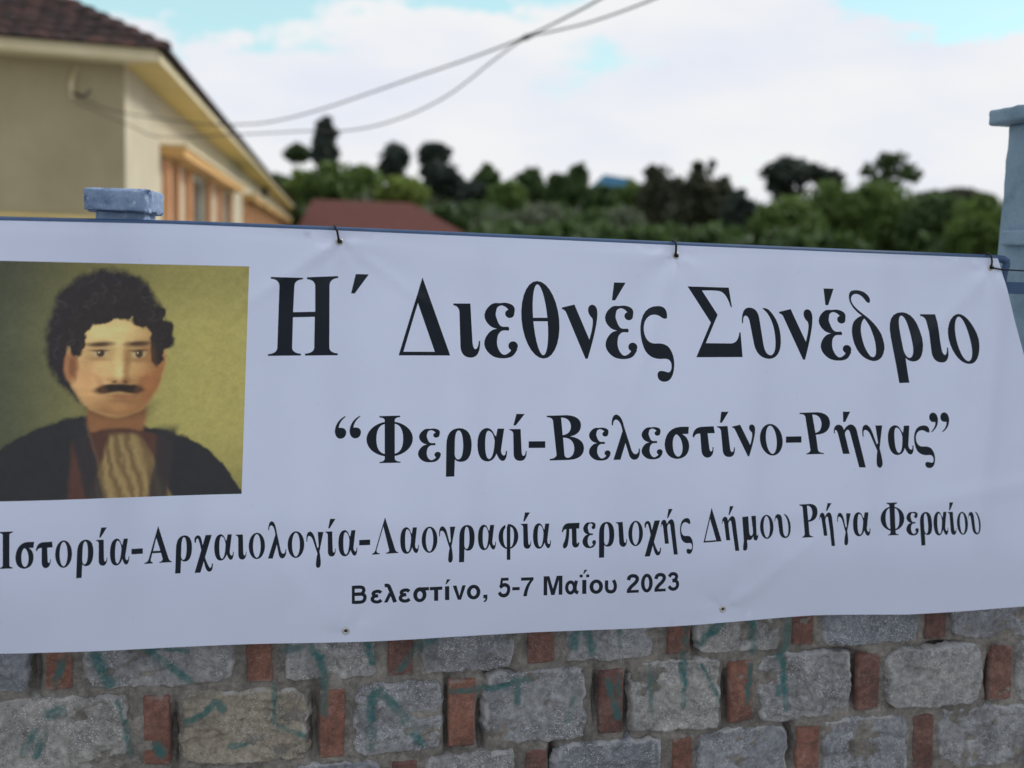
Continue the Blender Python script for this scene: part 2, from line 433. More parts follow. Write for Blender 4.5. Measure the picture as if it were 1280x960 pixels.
# ------------------------------------------------------------------ ground
SLOPE_Y0 = 38.0
def terrain(x, y):
    x = np.asarray(x, float); y = np.asarray(y, float)
    h = 5.5 * sm(SLOPE_Y0, 150, y) + 14 * sm(150, 900, y)
    h = h + 1.6 * sm(SLOPE_Y0, 110, y) * fbm(x / 42.0, y / 42.0, 0, 5, 3)
    h = h + 1.8 * sm(15, 70, x) * sm(SLOPE_Y0, 90, y)
    return h
xs = np.concatenate([np.linspace(-3000, -160, 12), np.linspace(-140, 140, 71), np.linspace(160, 3000, 12)])
ys = np.concatenate([np.linspace(6, 34, 8), np.linspace(38, 200, 70), np.linspace(220, 4000, 16)])
gx, gy = np.meshgrid(xs, ys)
gz = terrain(gx, gy)
nv = gx.size; nx_, ny_ = len(xs), len(ys)
idx = np.arange(nv).reshape(ny_, nx_)
fc = np.stack([idx[:-1, :-1], idx[:-1, 1:], idx[1:, 1:], idx[1:, :-1]], -1).reshape(-1, 4)
tag(mesh('ground', np.stack([gx.ravel(), gy.ravel(), gz.ravel() - 0.02], -1), fc, M['earth'], smooth=True), kind='structure')
mb = MB()
yard = [W(-9, 0, -0.30), W(12, 0, -0.30), (30, 9, 0), (30, 30, 0), (-30, 30, 0), (-30, 6, 0)]
mb.poly([(p[0], p[1], -0.004) for p in [W(-40, 0, -0.3), W(40, 0, -0.3), Vector((45, 33, 0)), Vector((-45, 33, 0))]])
tag(mb.build('schoolyard', M['paving']), kind='structure')
mb = MB(); mb.box(W(-40, -0.3, -0.29), UD * 80, ND * 2.0, (0, 0, 0.3)); tag(mb.build('pavement', M['paving']), kind='structure')
mb = MB(); mb.box(W(-40, -0.3, 1.712), UD * 80, ND * 0.15, (0, 0, 0.31)); tag(mb.build('kerb', M['paving']), kind='structure')
mb = MB(); mb.poly([W(-3000, -0.12, 1.80), W(3000, -0.12, 1.80), W(3000, -0.12, 9), W(-3000, -0.12, 9)]); tag(mb.build('road', M['asphalt']), kind='structure')
mb = MB(); mb.poly([W(-3000, -0.14, 8.0), W(3000, -0.14, 8.0), W(3000, -0.14, 3000), W(-3000, -0.14, 3000)]); tag(mb.build('verge', M['earth']), kind='structure')

# ------------------------------------------------------------------ stone wall
STONE_OFF = -0.045                 # front of the stones, behind the banner plane
row_ab = ([-200, 0, 215, 430, 620, 840, 1060, 1280, 1500], [884, 872, 864, 855, 841, 824, 811, 800, 789])
row_bc = ([-200, 0, 215, 430, 620, 850, 1140, 1280, 1500], [984, 974, 964, 953, 936, 917, 890, 881, 868])
def y_ab(x): return np.interp(x, *row_ab)
def y_bc(x): return np.interp(x, *row_bc)
def y_oa(x): return y_ab(x) - np.interp(x, [-200, 1500], [93, 74])
def y_cd(x): return y_bc(x) + np.interp(x, [-200, 1500], [97, 76])
rowA = [('s', -72, 37), ('b', 54, 90), ('s', 99, 297), ('b', 307, 342), ('s', 354, 474), ('b', 484, 518), ('s', 524, 647), ('b', 660, 695), ('s', 708, 820), ('b', 836, 866), ('s', 871, 981), ('b', 993, 1022), ('s', 1026, 1155), ('b', 1159, 1187), ('s', 1190, 1302), ('b', 1310, 1338), ('s', 1346, 1452)]
rowB = [('s', -30, 163), ('b', 176, 213), ('t', 222, 389), ('b', 399, 433), ('s', 440, 557), ('b', 561, 596), ('s', 604, 737), ('b', 749, 781), ('s', 786, 904), ('b', 913, 944), ('s', 947, 1069), ('b', 1074, 1103), ('s', 1107, 1235), ('b', 1240, 1268), ('s', 1272, 1396), ('b', -82, -48), ('b', 1402, 1428)]
rowC = [('b', 118, 152), ('s', -32, 106), ('s', 164, 290), ('b', 300, 335), ('s', 344, 481), ('b', 489, 522), ('s', 527, 646), ('b', 656, 686), ('s', 690, 832), ('b', 841, 868), ('s', 872, 988), ('b', 996, 1026), ('s', 1029, 1139), ('b', 1143, 1170), ('s', 1173, 1300), ('b', 1306, 1334)]
strokes = [  # green paint strokes: width, points (photo positions on the wall face)
 (12, [(117, 812), (125, 838), (134, 857)]), (9, [(79, 819), (69, 857)]), (10, [(181, 812), (201, 829), (222, 841), (236, 853)]), (4, [(180, 812), (236, 815)]),
 (9, [(359, 814), (386, 808), (400, 824), (406, 851), (405, 894)]), (8, [(44, 914), (28, 945)]), (8, [(56, 912), (44, 948)]), (12, [(60, 897), (74, 892)]), (4, [(148, 878), (156, 910), (163, 950)]),
 (9, [(235, 904), (255, 893), (269, 878), (279, 888)]), (12, [(197, 934), (199, 944)]), (7, [(289, 935), (306, 933)]), (5, [(343, 857), (343, 908), (380, 921)]),
 (8, [(459, 800), (465, 830)]), (10, [(544, 800), (526, 806), (501, 837)]), (10, [(463, 938), (466, 869), (477, 866), (501, 891), (526, 930)]),
 (7, [(565, 866), (612, 862), (666, 850)]), (8, [(648, 851), (648, 880)]), (7, [(716, 875), (711, 902)]), (11, [(720, 786), (718, 808)]), (10, [(734, 790), (742, 816)]), (5, [(777, 784), (777, 808)]),
 (8, [(761, 851), (772, 898)]), (5, [(774, 844), (774, 884)]), (6, [(815, 833), (815, 895)]), (6, [(854, 833), (855, 887)]),
 (8, [(859, 782), (857, 833), (854, 884)]), (10, [(905, 776), (878, 803)]), (9, [(943, 774), (943, 819)]), (10, [(988, 772), (986, 809), (977, 822)]), (8, [(981, 826), (983, 884)]), (6, [(974, 860), (974, 868)]),
 (8, [(940, 833), (936, 881)]), (4, [(878, 833), (903, 881)])]
segs = []
for w, pts in strokes:
    q = [on_plane(x, y, STONE_OFF) for x, y in pts]
    for a, b in zip(q[:-1], q[1:]): segs.append((a[0], a[1], b[0], b[1], w * 0.60 * 2.41 / F))
def paint_at(u, z):
    r = np.zeros_like(u)
    nse = fbm(u * 60, z * 60, 0, 91, 4)
    for (ax, az, bx, bz, w) in segs:
        dx, dz = bx-ax, bz-az; L = dx*dx+dz*dz+1e-9
        t = np.clip(((u-ax)*dx+(z-az)*dz)/L, 0, 1)
        d = np.hypot(u-ax-t*dx, z-az-t*dz) + nse * 0.006
        r = np.maximum(r, 1 - sm(w*0.55, w*1.35, d))
    return r * np.clip(0.78 + 0.9*fbm(u*28, z*28, 0, 95, 4), 0.15, 0.92)
wall = thing('stone_wall', 'low wall of grey rough stones alternating with upright red bricks under the banner', 'wall', W(0, 0, -0.2))
def set_attr(me, name, vals):
    a = me.attributes.new(name, 'FLOAT', 'POINT'); a.data.foreach_set('value', np.asarray(vals, np.float32).ravel())
def grid_faces(nu, nw, flip=False):
    i = np.arange(nu*nw).reshape(nw, nu)
    f = np.stack([i[:-1, :-1], i[:-1, 1:], i[1:, 1:], i[1:, :-1]], -1).reshape(-1, 4)
    return f[:, ::-1] if flip else f
SEED = [11]
def piece(kind, corners, fine=True):
    """corners: (u,z) of bottom-left, bottom-right, top-right, top-left"""
    SEED[0] += 1; sd = SEED[0]
    bl, br, tr, tl = [np.array(c) for c in corners]
    wu = np.linalg.norm(br-bl); hz = np.linalg.norm(tl-bl)
    step = 0.0036 if fine else 0.016
    nu, nw = max(6, int(wu/step)), max(6, int(hz/step))
    s, t = np.meshgrid(np.linspace(-1, 1, nu), np.linspace(-1, 1, nw))
    brick = kind == 'b'
    cc = 0.012 if brick else 0.05 + 0.05 * random.random()
    S_ = s * (1 - cc * np.abs(t)**4); T_ = t * (1 - cc * np.abs(s)**5)
    if not brick:                        # knocked-off corners
        for sx_ in (-1, 1):
            for tx_ in (-1, 1):
                c_ = random.choice((0.0, 0.05, 0.12, 0.22, 0.30))
                ov = np.maximum(0, (S_*sx_ + T_*tx_*0.8) - (1.8 - c_))
                S_ = S_ - sx_*ov*0.45; T_ = T_ - tx_*ov*0.55
    a, b = (S_+1)/2, (T_+1)/2
    uu = (bl[0]*(1-a)+br[0]*a)*(1-b) + (tl[0]*(1-a)+tr[0]*a)*b
    zz = (bl[1]*(1-a)+br[1]*a)*(1-b) + (tl[1]*(1-a)+tr[1]*a)*b
    edge = np.maximum(np.abs(s), np.abs(t))
    k = 0.0018 if brick else 0.0105
    uu = uu + k * edge**3 * fbm(zz*38, uu*9, sd, sd, 4)
    zz = zz + k * edge**3 * fbm(uu*38, zz*9, sd+7, sd+3, 4)
    prof = 1 - sm(0.0, 1.0, (edge - (0.94 if brick else 0.91)) / (0.06 if brick else 0.09))
    if brick:
        h = 0.004 * random.random() + 0.0012 * fbm(uu*60, zz*60, sd, sd, 4)
        off = STONE_OFF - 0.010 + h - (1-prof) * 0.016
    else:
        # broken facets: max of tilted planes plus fine relief
        big = fbm(uu*6, zz*9, sd, sd, 3) * 0.008 - 0.006*sm(0.05, 0.12, fbm(uu*7+3, zz*10, sd+2, sd+1, 4)) - 0.005*sm(0.15, 0.19, fbm(uu*12, zz*15+5, sd+4, sd+8, 4))
        tilt = (random.uniform(-1, 1) * s + random.uniform(-1, 1) * t) * 0.004
        ridge = -np.abs(fbm(uu*11, zz*16, sd+3, sd+5, 3)) * 0.008
        fine_n = fbm(uu*90, zz*90, sd, sd+9, 4) * 0.0018
        off = STONE_OFF + big + tilt + ridge + fine_n - (1-prof) * 0.024
    rim = (sm(0.84, 0.93, edge) * (1 - sm(0.97, 1.0, edge)) * np.clip(fbm(uu*30, zz*30, sd, sd+31, 3)*2.2+0.25, 0, 1)) * (0.25 if brick else 0.6)
    co = W_np(uu, zz, off)
    me = bpy.data.meshes.new('brick' if brick else 'stone')
    me.from_pydata(co.reshape(-1, 3).tolist(), [], grid_faces(nu, nw).tolist())
    me.polygons.foreach_set('use_smooth', [True]*len(me.polygons))
    me.materials.append(M['brick'] if brick else (M['stone_tan'] if kind == 't' else M['stone']))
    set_attr(me, 'paint', paint_at(uu, zz) if fine else np.zeros(uu.size))
    set_attr(me, 'rim', rim)
    o = link('brick' if brick else 'stone', me, wall)
    return o
def row_pieces(row, ytop, ybot, fine=True):
    for (k, x1, x2) in row:
        brick = k == 'b'
        g = 2.0 if brick else 1.5
        j = lambda a=1.6: random.uniform(-a, a)
        lean = 0.035 * (x1 - 250) / 1000.0 * 85
        cs = []
        for (x, yy, gg, sgn) in ((x1, ybot, -g, -1), (x2, ybot, -g, -1), (x2, ytop, g, 1), (x1, ytop, g, 1)):
            yv = float(yy(x)) + gg + j() + (5 if (brick and sgn > 0) else 0) - (2 if (brick and sgn < 0) else 0)
            cs.append(on_plane(x + sgn * lean * 0.5 + j(1.0), yv, STONE_OFF))
        piece(k, cs, fine)
row_pieces(rowA, y_oa, y_ab)
row_pieces(rowB, y_ab, y_bc)
row_pieces(rowC, y_bc, y_cd)
# courses that the photograph does not show: lower ones to the ground, one behind the banner, the ends
def line_z(fn, off=STONE_OFF):
    px = np.linspace(-200, 1500, 60); u, z = on_plane_np(px, fn(px), off); return lambda q: np.interp(q, u, z)
zcd, zoa = line_z(y_cd), line_z(y_oa)
U0, U1 = -1.9, on_plane(1352, 334, -0.03)[0]-0.004
lev = [(lambda q: zcd(q)), (lambda q: zcd(q)*0.70), (lambda q: zcd(q)*0.36), (lambda q: q*0+0.0)]
def auto_row(zt, zb, ua, ub):
    q = ua; k = random.random() < 0.5
    while q < ub - 0.04:
        w_ = 0.062 if k else random.uniform(0.19, 0.27)
        w_ = min(w_, ub - q)
        if w_ > 0.03: piece('b' if k else 's', [(q, zb(q)+0.007), (q+w_, zb(q+w_)+0.007), (q+w_, zt(q+w_)-0.007), (q, zt(q)-0.007)], False)
        q += w_ + 0.014; k = not k
for a, b in zip(lev[:-1], lev[1:]): auto_row(a, b, U0, U1)
WALL_TOP = 0.0
ztop = lambda q: zoa(q) + 0.15
WALL_TOP = float(ztop(0.0))
auto_row(ztop, zoa, U0, U1)
# mortar bed
px_, py_ = np.meshgrid(np.linspace(-60, 1400, 620), np.linspace(990, 745, 150))
mu, mz = on_plane_np(px_, py_, STONE_OFF - 0.018)
rec = np.zeros_like(mu)
for (x, y, rx, ry) in [(217, 925, 6, 40), (393, 905, 6, 40), (559, 895, 4, 45), (600, 905, 4, 30), (784, 880, 4, 40), (908, 870, 5, 34), (1071, 850, 7, 30), (620, 842, 16, 5), (1040, 818, 30, 6), (44, 835, 7, 30), (1236, 850, 4, 26), (985, 925, 5, 30), (745, 868, 4, 28), (870, 800, 5, 18), (690, 945, 4, 20), (1180, 806, 20, 4)]:
    rec = np.maximum(rec, np.exp(-(((px_-x)/rx)**2 + ((py_-y)/ry)**2)))
moff = STONE_OFF - 0.014 + 0.0075 * fbm(mu*22, mz*22, 0, 40, 5) - 0.055 * rec + 0.002 * fbm(mu*120, mz*120, 0, 44, 3)
me = bpy.data.meshes.new('mortar')
me.from_pydata(W_np(mu, mz, moff).reshape(-1, 3).tolist(), [], grid_faces(620, 150).tolist())
me.polygons.foreach_set('use_smooth', [True]*len(me.polygons)); me.materials.append(M['mortar'])
set_attr(me, 'paint', paint_at(mu, mz) * 0.7)
link('mortar', me, wall)
mb = MB()
mb.box(W(U0, 0.0, STONE_OFF-0.22), UD*(U1-U0), ND*0.165, (0, 0, WALL_TOP+0.02)); mb.build('wall_core', M['mortar'], wall)
# mortar sheets round the visible bed
mb = MB()
zl = lambda u, fn: fn(u)
pl = [on_plane(-60, 990, STONE_OFF-0.018), on_plane(1400, 990, STONE_OFF-0.018)]
mb.box(W(U0, 0.0, STONE_OFF-0.06), UD*(U1-U0), ND*0.038, (0, 0, float(min(pl[0][1], pl[1][1]))+0.01))
mb.build('mortar_bed', M['mortar'], wall)

# ------------------------------------------------------------------ banner surface
grom_top = [(-78, 291), (424.5, 302), (845, 319.5), (1239, 334.5)]
grom_bot = [(-70, 806), (432.5, 790), (904, 762), (1322, 742)]
GT = [on_plane(*g, 0.008) for g in grom_top]; GB = [on_plane(*g, 0.010) for g in grom_bot]
def disp(u, z):
    """how far the banner stands in front of its plane"""
    d = 0.0075 * np.sin(u*5.1+0.6) * (0.4+0.6*np.cos((z-1.2)*2.2)) + 0.0045 * np.sin(u*9.3 + z*4.0 + 1.0)
    d = d + 0.0030 * fbm(u*3.2, z*2.4, 0, 61, 3)
    zt = ZT(u); zb = ZB(u)
    for (gu, gz), sgn in [(g, -1) for g in GT] + [(g, 1) for g in GB]:
        du, dz = u-gu, z-gz
        r = np.hypot(du, dz); th = np.arctan2(du, dz*sgn)
        amp = 0.0042 if sgn < 0 else 0.002
        d = d + amp * np.exp(-r/0.10) * (1-np.exp(-(r/0.02)**2)) * np.cos(th*5 + gu*3) * (np.cos(th) > -0.2)
        d = d - 0.004 * np.exp(-(r/0.035)**2)
    # top hem pulled back to the rail between the ties
    d = d - 0.006 * np.exp(-((zt - z)/0.02)**2)
    # long soft creases from the hanging points
    for (u1, z1, u2, z2, a, w) in CREASE:
        dx, dz_ = u2-u1, z2-z1; L = math.hypot(dx, dz_)
        t = ((u-u1)*dx+(z-z1)*dz_)/L/L; s_ = ((u-u1)*dz_-(z-z1)*dx)/L
        d = d + a*np.exp(-(s_/w)**2)*sm(0, 0.15, t)*(1-sm(0.5, 1.0, t))
    return d + 0.010
out_px = [(-88, 273.5), (0, 275.5), (215, 280), (424, 288.0), (640, 297.5), (845, 306.5), (1050, 315), (1240, 322.5), (1249, 323), (1256, 355), (1266, 398), (1280, 452), (1296, 520), (1312, 610), (1328, 752), (1280, 758), (1132, 768), (1020, 771), (904, 778.5), (760, 786), (600, 794), (432, 804), (215, 809), (0, 816), (-88, 818)]
OUT = [on_plane(*p, 0.010) for p in out_px]
_t = OUT[:9]; _b = OUT[14:][::-1]
ZT = lambda u: np.interp(u, [p[0] for p in _t], [p[1] for p in _t])
ZB = lambda u: np.interp(u, [p[0] for p in _b], [p[1] for p in _b])
def _cr(a, b, amp, w):
    p, q = on_plane(*a), on_plane(*b); return (p[0], p[1], q[0], q[1], amp*1.4, w)
CREASE = [_cr((424, 300), (560, 400), 0.0030, 0.012), _cr((424, 300), (250, 420), 0.0025, 0.014), _cr((845, 320), (760, 560), 0.0025, 0.02), _cr((1239, 335), (1100, 480), 0.0035, 0.022),
          _cr((1239, 335), (1190, 560), 0.003, 0.016), _cr((1300, 600), (1080, 640), 0.0035, 0.03), _cr((432, 790), (300, 650), 0.0025, 0.02), _cr((904, 762), (1090, 620), 0.0025, 0.02)]

# ------------------------------------------------------------------ letter shapes (outlines in their own units, y down)
def flat(path, n=6):
    """SVG-like path with M L Q Z -> list of points"""
    t = path.split(); i = 0; pts = []
    while i < len(t):
        c = t[i][0]
        if t[i] in ('Z',): break
        if t[i][0] in 'MLQ':
            a = [float(t[i][1:]) if len(t[i]) > 1 else None]
            vals = []
            k = i+1 if a[0] is None else i+1
            if a[0] is not None: vals.append(a[0])
            need = 4 if c == 'Q' else 2
            while len(vals) < need: vals.append(float(t[k])); k += 1
            i = k
            if c == 'Q':
                x0, y0 = pts[-1]
                for j in range(1, n+1):
                    s = j/n; pts.append(((1-s)**2*x0+2*s*(1-s)*vals[0]+s*s*vals[2], (1-s)**2*y0+2*s*(1-s)*vals[1]+s*s*vals[3]))
            else: pts.append((vals[0], vals[1]))
    return pts
def P(path, sign=1): return (sign, flat(path))
def H(path): return P(path, -1)
def EL(cx, cy, rx, ry, sign=1, n=28): return (sign, [(cx+rx*math.cos(2*math.pi*k/n), cy+ry*math.sin(2*math.pi*k/n)) for k in range(n)])
def R(x0, y0, x1, y1, sign=1): return (sign, [(x0, y0), (x1, y0), (x1, y1), (x0, y1)])
def catmull(pts, n=5):
    pts = [np.array(p, float) for p in pts]; out = []
    q = [2*pts[0]-pts[1]] + pts + [2*pts[-1]-pts[-2]]
    for i in range(1, len(q)-2):
        for k in range(n):
            t = k/n
            out.append(0.5*((2*q[i])+(q[i+1]-q[i-1])*t+(2*q[i-1]-5*q[i]+4*q[i+1]-q[i+2])*t*t+(3*q[i]-q[i-1]-3*q[i+1]+q[i+2])*t**3))
    out.append(q[-2]); return out
def ST(pts, w=None, smooth=True, n=4):
    """brush stroke; points (x, y[, width]) -> one outline"""
    if w is not None: pts = [(p[0], p[1], w) for p in pts]
    q = catmull(pts, n) if smooth and len(pts) > 2 else [np.array(p, float) for p in pts]
    L, Rr = [], []
    for i in range(len(q)):
        d = q[min(i+1, len(q)-1)][:2]-q[max(i-1, 0)][:2]; d = d/(np.hypot(*d)+1e-9); nn = np.array([-d[1], d[0]])*q[i][2]/2
        L.append(tuple(q[i][:2]+nn)); Rr.append(tuple(q[i][:2]-nn))
    return [(1, [L[i], L[i+1], Rr[i+1], Rr[i]]) for i in range(len(q)-1)]
G = {}
G['Η'] = (-.02, [P("M47 33 L272 40 L272 50 Q215 54 212 95 L203 280 L357 277 L357 95 Q352 54 300 50 L300 36 L518 28 L518 42 Q462 46 458 90 L456 530 Q462 566 515 568 L515 582 L286 584 L286 570 Q346 566 350 530 L354 313 L202 316 L196 530 Q200 566 257 570 L257 583 L27 585 L27 573 Q86 570 92 530 L107 95 Q104 50 47 46 Z")])
G['΄'] = (0, [P("M640 15 L732 17 L633 150 L607 150 Z")])
G['Δ'] = (0, [P("M1105 36 L1300 582 L938 582 Z"), H("M1073 215 L1192 556 L972 556 Z")])
G['ι'] = (.06, [P("M30 168 L120 168 L132 380 Q136 412 148 412 Q162 408 165 368 L172 368 Q174 458 122 458 Q72 456 68 400 L62 215 Q60 182 30 178 Z")])
G['ε'] = (.03, ST([(343, 218, 24), (338, 190, 34), (310, 172, 22), (280, 170, 14), (248, 183, 38), (227, 228, 60), (245, 270, 50), (280, 295, 18), (322, 300, 20)]) + ST([(318, 301, 18), (282, 306, 16), (245, 330, 48), (227, 382, 68), (250, 428, 50), (292, 450, 20), (332, 438, 26), (357, 404, 26)]) + [EL(330, 220, 24, 23), EL(345, 393, 25, 25), EL(320, 301, 6, 10)])
G['θ'] = (0, [EL(0, 0, 98, 207), EL(0, 0, 37, 189, -1), R(-42, -11, 42, 8)])
G['ο'] = (0, [EL(0, 0, 90, 160), EL(0, 0, 42, 142, -1)])
G['ν'] = (.06, [P("M600 188 L668 172 L745 358 Q772 270 762 245 Q740 225 740 200 Q742 173 765 173 Q792 178 790 225 Q788 290 735 460 L723 460 L622 212 Q610 196 602 198 Z")])
G['ς'] = (.06, [P("M1165 245 Q1150 255 1128 238 Q1100 218 1070 232 Q1035 255 1038 310 Q1045 380 1100 380 Q1150 376 1175 400 Q1207 440 1205 500 Q1200 585 1150 585 Q1115 582 1113 550 Q1112 528 1132 526 Q1155 528 1170 535 Q1190 535 1190 500 Q1188 460 1150 462 Q1080 470 1045 420 Q1018 370 1020 290 Q1030 180 1115 180 Q1168 182 1165 245 Z")])
G['Σ'] = (.1, [P("M0 115 L330 125 L357 282 L347 282 Q310 160 250 152 Q200 146 115 148 L243 343 L148 570 L350 573 Q410 572 418 485 L428 485 L445 683 L70 683 L188 405 Z")])
G['υ'] = (.13, [P("M437 412 Q432 285 495 287 Q560 290 575 370 L610 580 Q625 668 672 668 Q708 655 705 560 Q700 420 640 335 Q610 300 597 294 Q620 285 650 305 Q750 400 748 570 Q740 695 655 697 Q560 690 535 580 L497 390 Q485 350 462 352 Q445 360 447 412 Z")])
G['δ'] = (.17, [P("M300 148 Q282 152 268 128 Q235 85 200 92 Q172 105 182 140 Q195 175 265 225 Q340 280 375 350 Q400 420 392 450 Q380 520 322 520 Q240 510 200 410 Q170 320 195 270 Q215 240 248 230 Q190 190 170 140 Q155 90 180 72 Q215 58 265 80 Q305 110 302 135 Z"), H("M264 248 Q240 270 242 330 Q255 430 300 485 Q330 510 338 470 Q345 400 300 300 Q280 265 264 248 Z")])
G['ρ'] = (0, [P("M652 403 L655 230 Q655 135 730 135 Q795 140 795 230 Q793 322 735 322 Q712 320 702 308 L699 402 Z"), H("M702 215 L701 280 Q705 308 722 308 Q748 305 748 225 Q745 148 722 148 Q703 152 702 215 Z")])
_q = "M97 67 L98 73 Q62 100 60 133 Q100 128 102 160 Q98 193 68 193 Q40 190 38 150 Q42 95 97 67 Z"
G['“'] = (0, [(1, flat(_q)), (1, [(x+82, y) for x, y in flat(_q)])])
G['”'] = (0, [(1, [(-x, -y) for x, y in flat(_q)]), (1, [(-x-82, -y) for x, y in flat(_q)])])
G['Φ'] = (0, [EL(341.5, 196, 128.5, 97, n=36), H("M316 112 Q268 120 268 196 Q268 270 316 278 Z"), H("M368 112 Q416 120 416 196 Q416 270 368 278 Z"), P("M285 68 L400 68 L400 76 Q372 78 370 92 L370 305 Q372 320 402 322 L402 328 L285 328 L285 322 Q312 320 314 305 L314 92 Q312 78 285 76 Z")])
G['α'] = (0, [P("M918 170 Q905 133 875 133 Q825 140 825 228 Q828 318 882 318 Q915 316 930 275 Q945 315 965 316 Q988 312 988 260 L981 260 Q980 290 968 285 Q955 280 955 255 L972 137 L936 137 L927 180 Z"), H("M885 148 Q912 152 920 205 Q915 300 890 305 Q868 300 868 225 Q868 152 885 148 Z")])
G['-'] = (0, [R(0, 0, 90, 37)])
G['Β'] = (.1, [P("M10 74 L110 72 Q178 78 178 125 Q175 170 125 178 Q193 190 193 240 Q190 292 120 296 L25 298 L25 290 Q55 288 58 270 L40 100 Q36 82 10 82 Z"), H("M80 84 L88 172 Q130 165 128 125 Q122 85 80 84 Z"), H("M90 184 L97 270 Q100 285 115 285 Q145 280 145 235 Q140 185 90 184 Z")])
G['λ'] = (.06, [P("M331 120 Q330 67 355 67 Q380 72 392 125 L430 245 Q440 270 455 265 Q468 258 466 238 L472 240 Q475 292 445 294 Q425 292 418 270 L400 210 L375 292 L340 292 L385 150 Q375 95 352 92 Q338 95 338 120 Z")])
G['σ'] = (.04, [P("M725 137 L722 172 L690 172 Q725 190 725 235 Q720 290 662 293 Q600 288 598 220 Q605 140 680 136 Z"), H("M660 172 Q640 180 640 225 Q642 278 668 282 Q692 275 690 230 Q685 185 660 172 Z")])
G['τ'] = (.06, [P("M742 180 Q748 135 790 134 L852 133 L857 168 L820 168 L828 245 Q830 262 840 258 Q845 250 843 238 L849 238 Q850 290 815 290 Q788 285 786 250 L782 168 Q755 165 750 188 Z")])
G['Ρ'] = (.15, [P("M105 80 L215 78 Q290 85 290 150 Q285 215 205 217 L218 310 Q222 328 253 330 L255 336 L147 338 L147 332 Q170 328 172 310 L140 105 Q135 88 105 88 Z"), H("M182 92 L202 205 Q240 200 238 145 Q230 92 182 92 Z")])
G['η'] = (.2, [P("M315 205 Q310 152 345 152 Q368 156 375 185 Q395 150 420 152 Q450 158 458 215 L508 418 L468 418 L415 215 Q408 180 395 185 Q380 195 382 215 L410 333 L370 333 L340 210 Q332 182 322 185 Q320 195 322 205 Z")])
G['γ'] = (.05, [P("M488 225 Q480 152 512 152 Q535 158 550 205 L572 275 L580 265 L568 158 L610 158 L588 300 Q602 360 602 395 Q598 420 582 420 Q565 415 566 390 Q566 350 573 315 L535 215 Q520 180 500 185 Q492 195 495 225 Z")])
G['χ'] = (0, [P("M137 205 L177 205 L104 443 L66 443 Z")] + ST([(71, 250, 8), (72, 226, 14), (88, 214, 20), (103, 238, 18), (125, 340, 13), (145, 405, 22), (162, 428, 26), (177, 415, 12), (182, 388, 6)]))
G['φ'] = (0, [EL(914, 251, 61, 78), H("M905 190 Q880 200 882 250 Q884 312 905 318 Z"), H("M925 190 Q950 195 948 250 Q946 312 925 318 Z"), R(896, 172, 910, 196, -1), R(904, 200, 926, 395), P("M904 200 Q904 174 925 173 L926 200 Z")])
G['π'] = (0, [P("M47 180 Q52 138 80 136 L138 135 L136 165 L122 165 L124 235 Q126 250 132 235 L137 237 Q137 265 115 263 Q100 258 100 235 L98 166 L86 166 Q86 210 78 250 Q70 267 60 266 Q50 260 56 240 Q70 215 70 167 Q58 165 53 182 Z")])
G['μ'] = (.03, [P("M988 110 L1020 108 L1025 190 Q1028 212 1038 208 Q1045 200 1045 190 L1036 108 L1060 107 L1064 205 Q1066 218 1073 200 L1073 210 Q1070 235 1058 235 Q1046 232 1046 212 Q1036 236 1022 230 Q1012 225 1014 240 Q1018 265 1012 278 Q1003 288 993 280 Q990 265 996 235 Z")])
G['Ι'] = (0, [P("M5 117 L90 117 L90 125 Q70 126 69 140 L69 330 Q70 344 90 346 L90 353 L5 353 L5 346 Q25 344 26 330 L26 140 Q25 126 5 125 Z")])
G['Α'] = (0, [P("M1012 88 L1078 300 Q1084 318 1098 319 L1098 326 L1020 326 L1020 319 Q1042 318 1040 300 L1030 262 L975 262 L966 298 Q962 318 978 319 L978 327 L925 327 L925 320 Q945 318 952 298 Z"), H("M1000 165 L1026 248 L980 248 Z")])
G['Λ'] = (0, [P("M155 133 L218 335 Q224 350 237 350 L237 356 L162 358 L162 350 Q182 350 180 335 L145 190 L103 330 Q100 352 122 352 L122 358 L75 360 L75 353 Q88 352 95 333 Z")])
# bold sans letters of the date line
w_ = 19
G['sΒ'] = (0, [R(0, 0, 16, 100)] + ST([(8, 8), (45, 8), (60, 14), (64, 27), (58, 41), (45, 47), (8, 47)], w_) + ST([(8, 47), (48, 47), (66, 54), (70, 69), (64, 85), (48, 92), (8, 92)], w_))
G['sε'] = (0, ST([(53, 42), (42, 34), (28, 34), (16, 40), (15, 50), (24, 57), (38, 58)], 18) + ST([(38, 58), (20, 61), (10, 71), (12, 84), (26, 92), (42, 91), (55, 83)], 18))
G['sλ'] = (0, [P("M0 98 L24 42 L34 62 L17 98 Z")] + ST([(3, 6), (18, 6), (28, 22), (54, 98)], 19))
G['sσ'] = (0, [EL(32, 64, 32, 36), EL(32, 66, 13, 18, -1), R(32, 29, 76, 45)])
G['sτ'] = (0, [R(0, 29, 58, 45), R(20, 45, 39, 98)])
G['sι'] = (0, [R(0, 29, 17, 98)])
G['sν'] = (0, [P("M0 30 L18 30 L32 78 L46 30 L63 30 L40 98 L24 98 Z")])
G['sο'] = (0, [EL(33, 64, 33, 36), EL(33, 64, 14, 19, -1)])
G['s,'] = (0, [P("M2 80 L18 80 L18 96 Q17 112 5 116 L2 110 Q10 106 10 97 L2 97 Z")])
G['s5'] = (0, [P("M16 2 L60 2 L60 17 L28 17 L24 42 L8 50 Z")] + ST([(10, 50), (26, 40), (42, 38), (58, 48), (60, 68), (50, 86), (32, 92), (14, 86), (6, 74)], w_))
G['s7'] = (0, [P("M4 2 L64 2 L64 15 Q38 45 32 98 L15 98 Q20 50 46 18 L4 18 Z")])
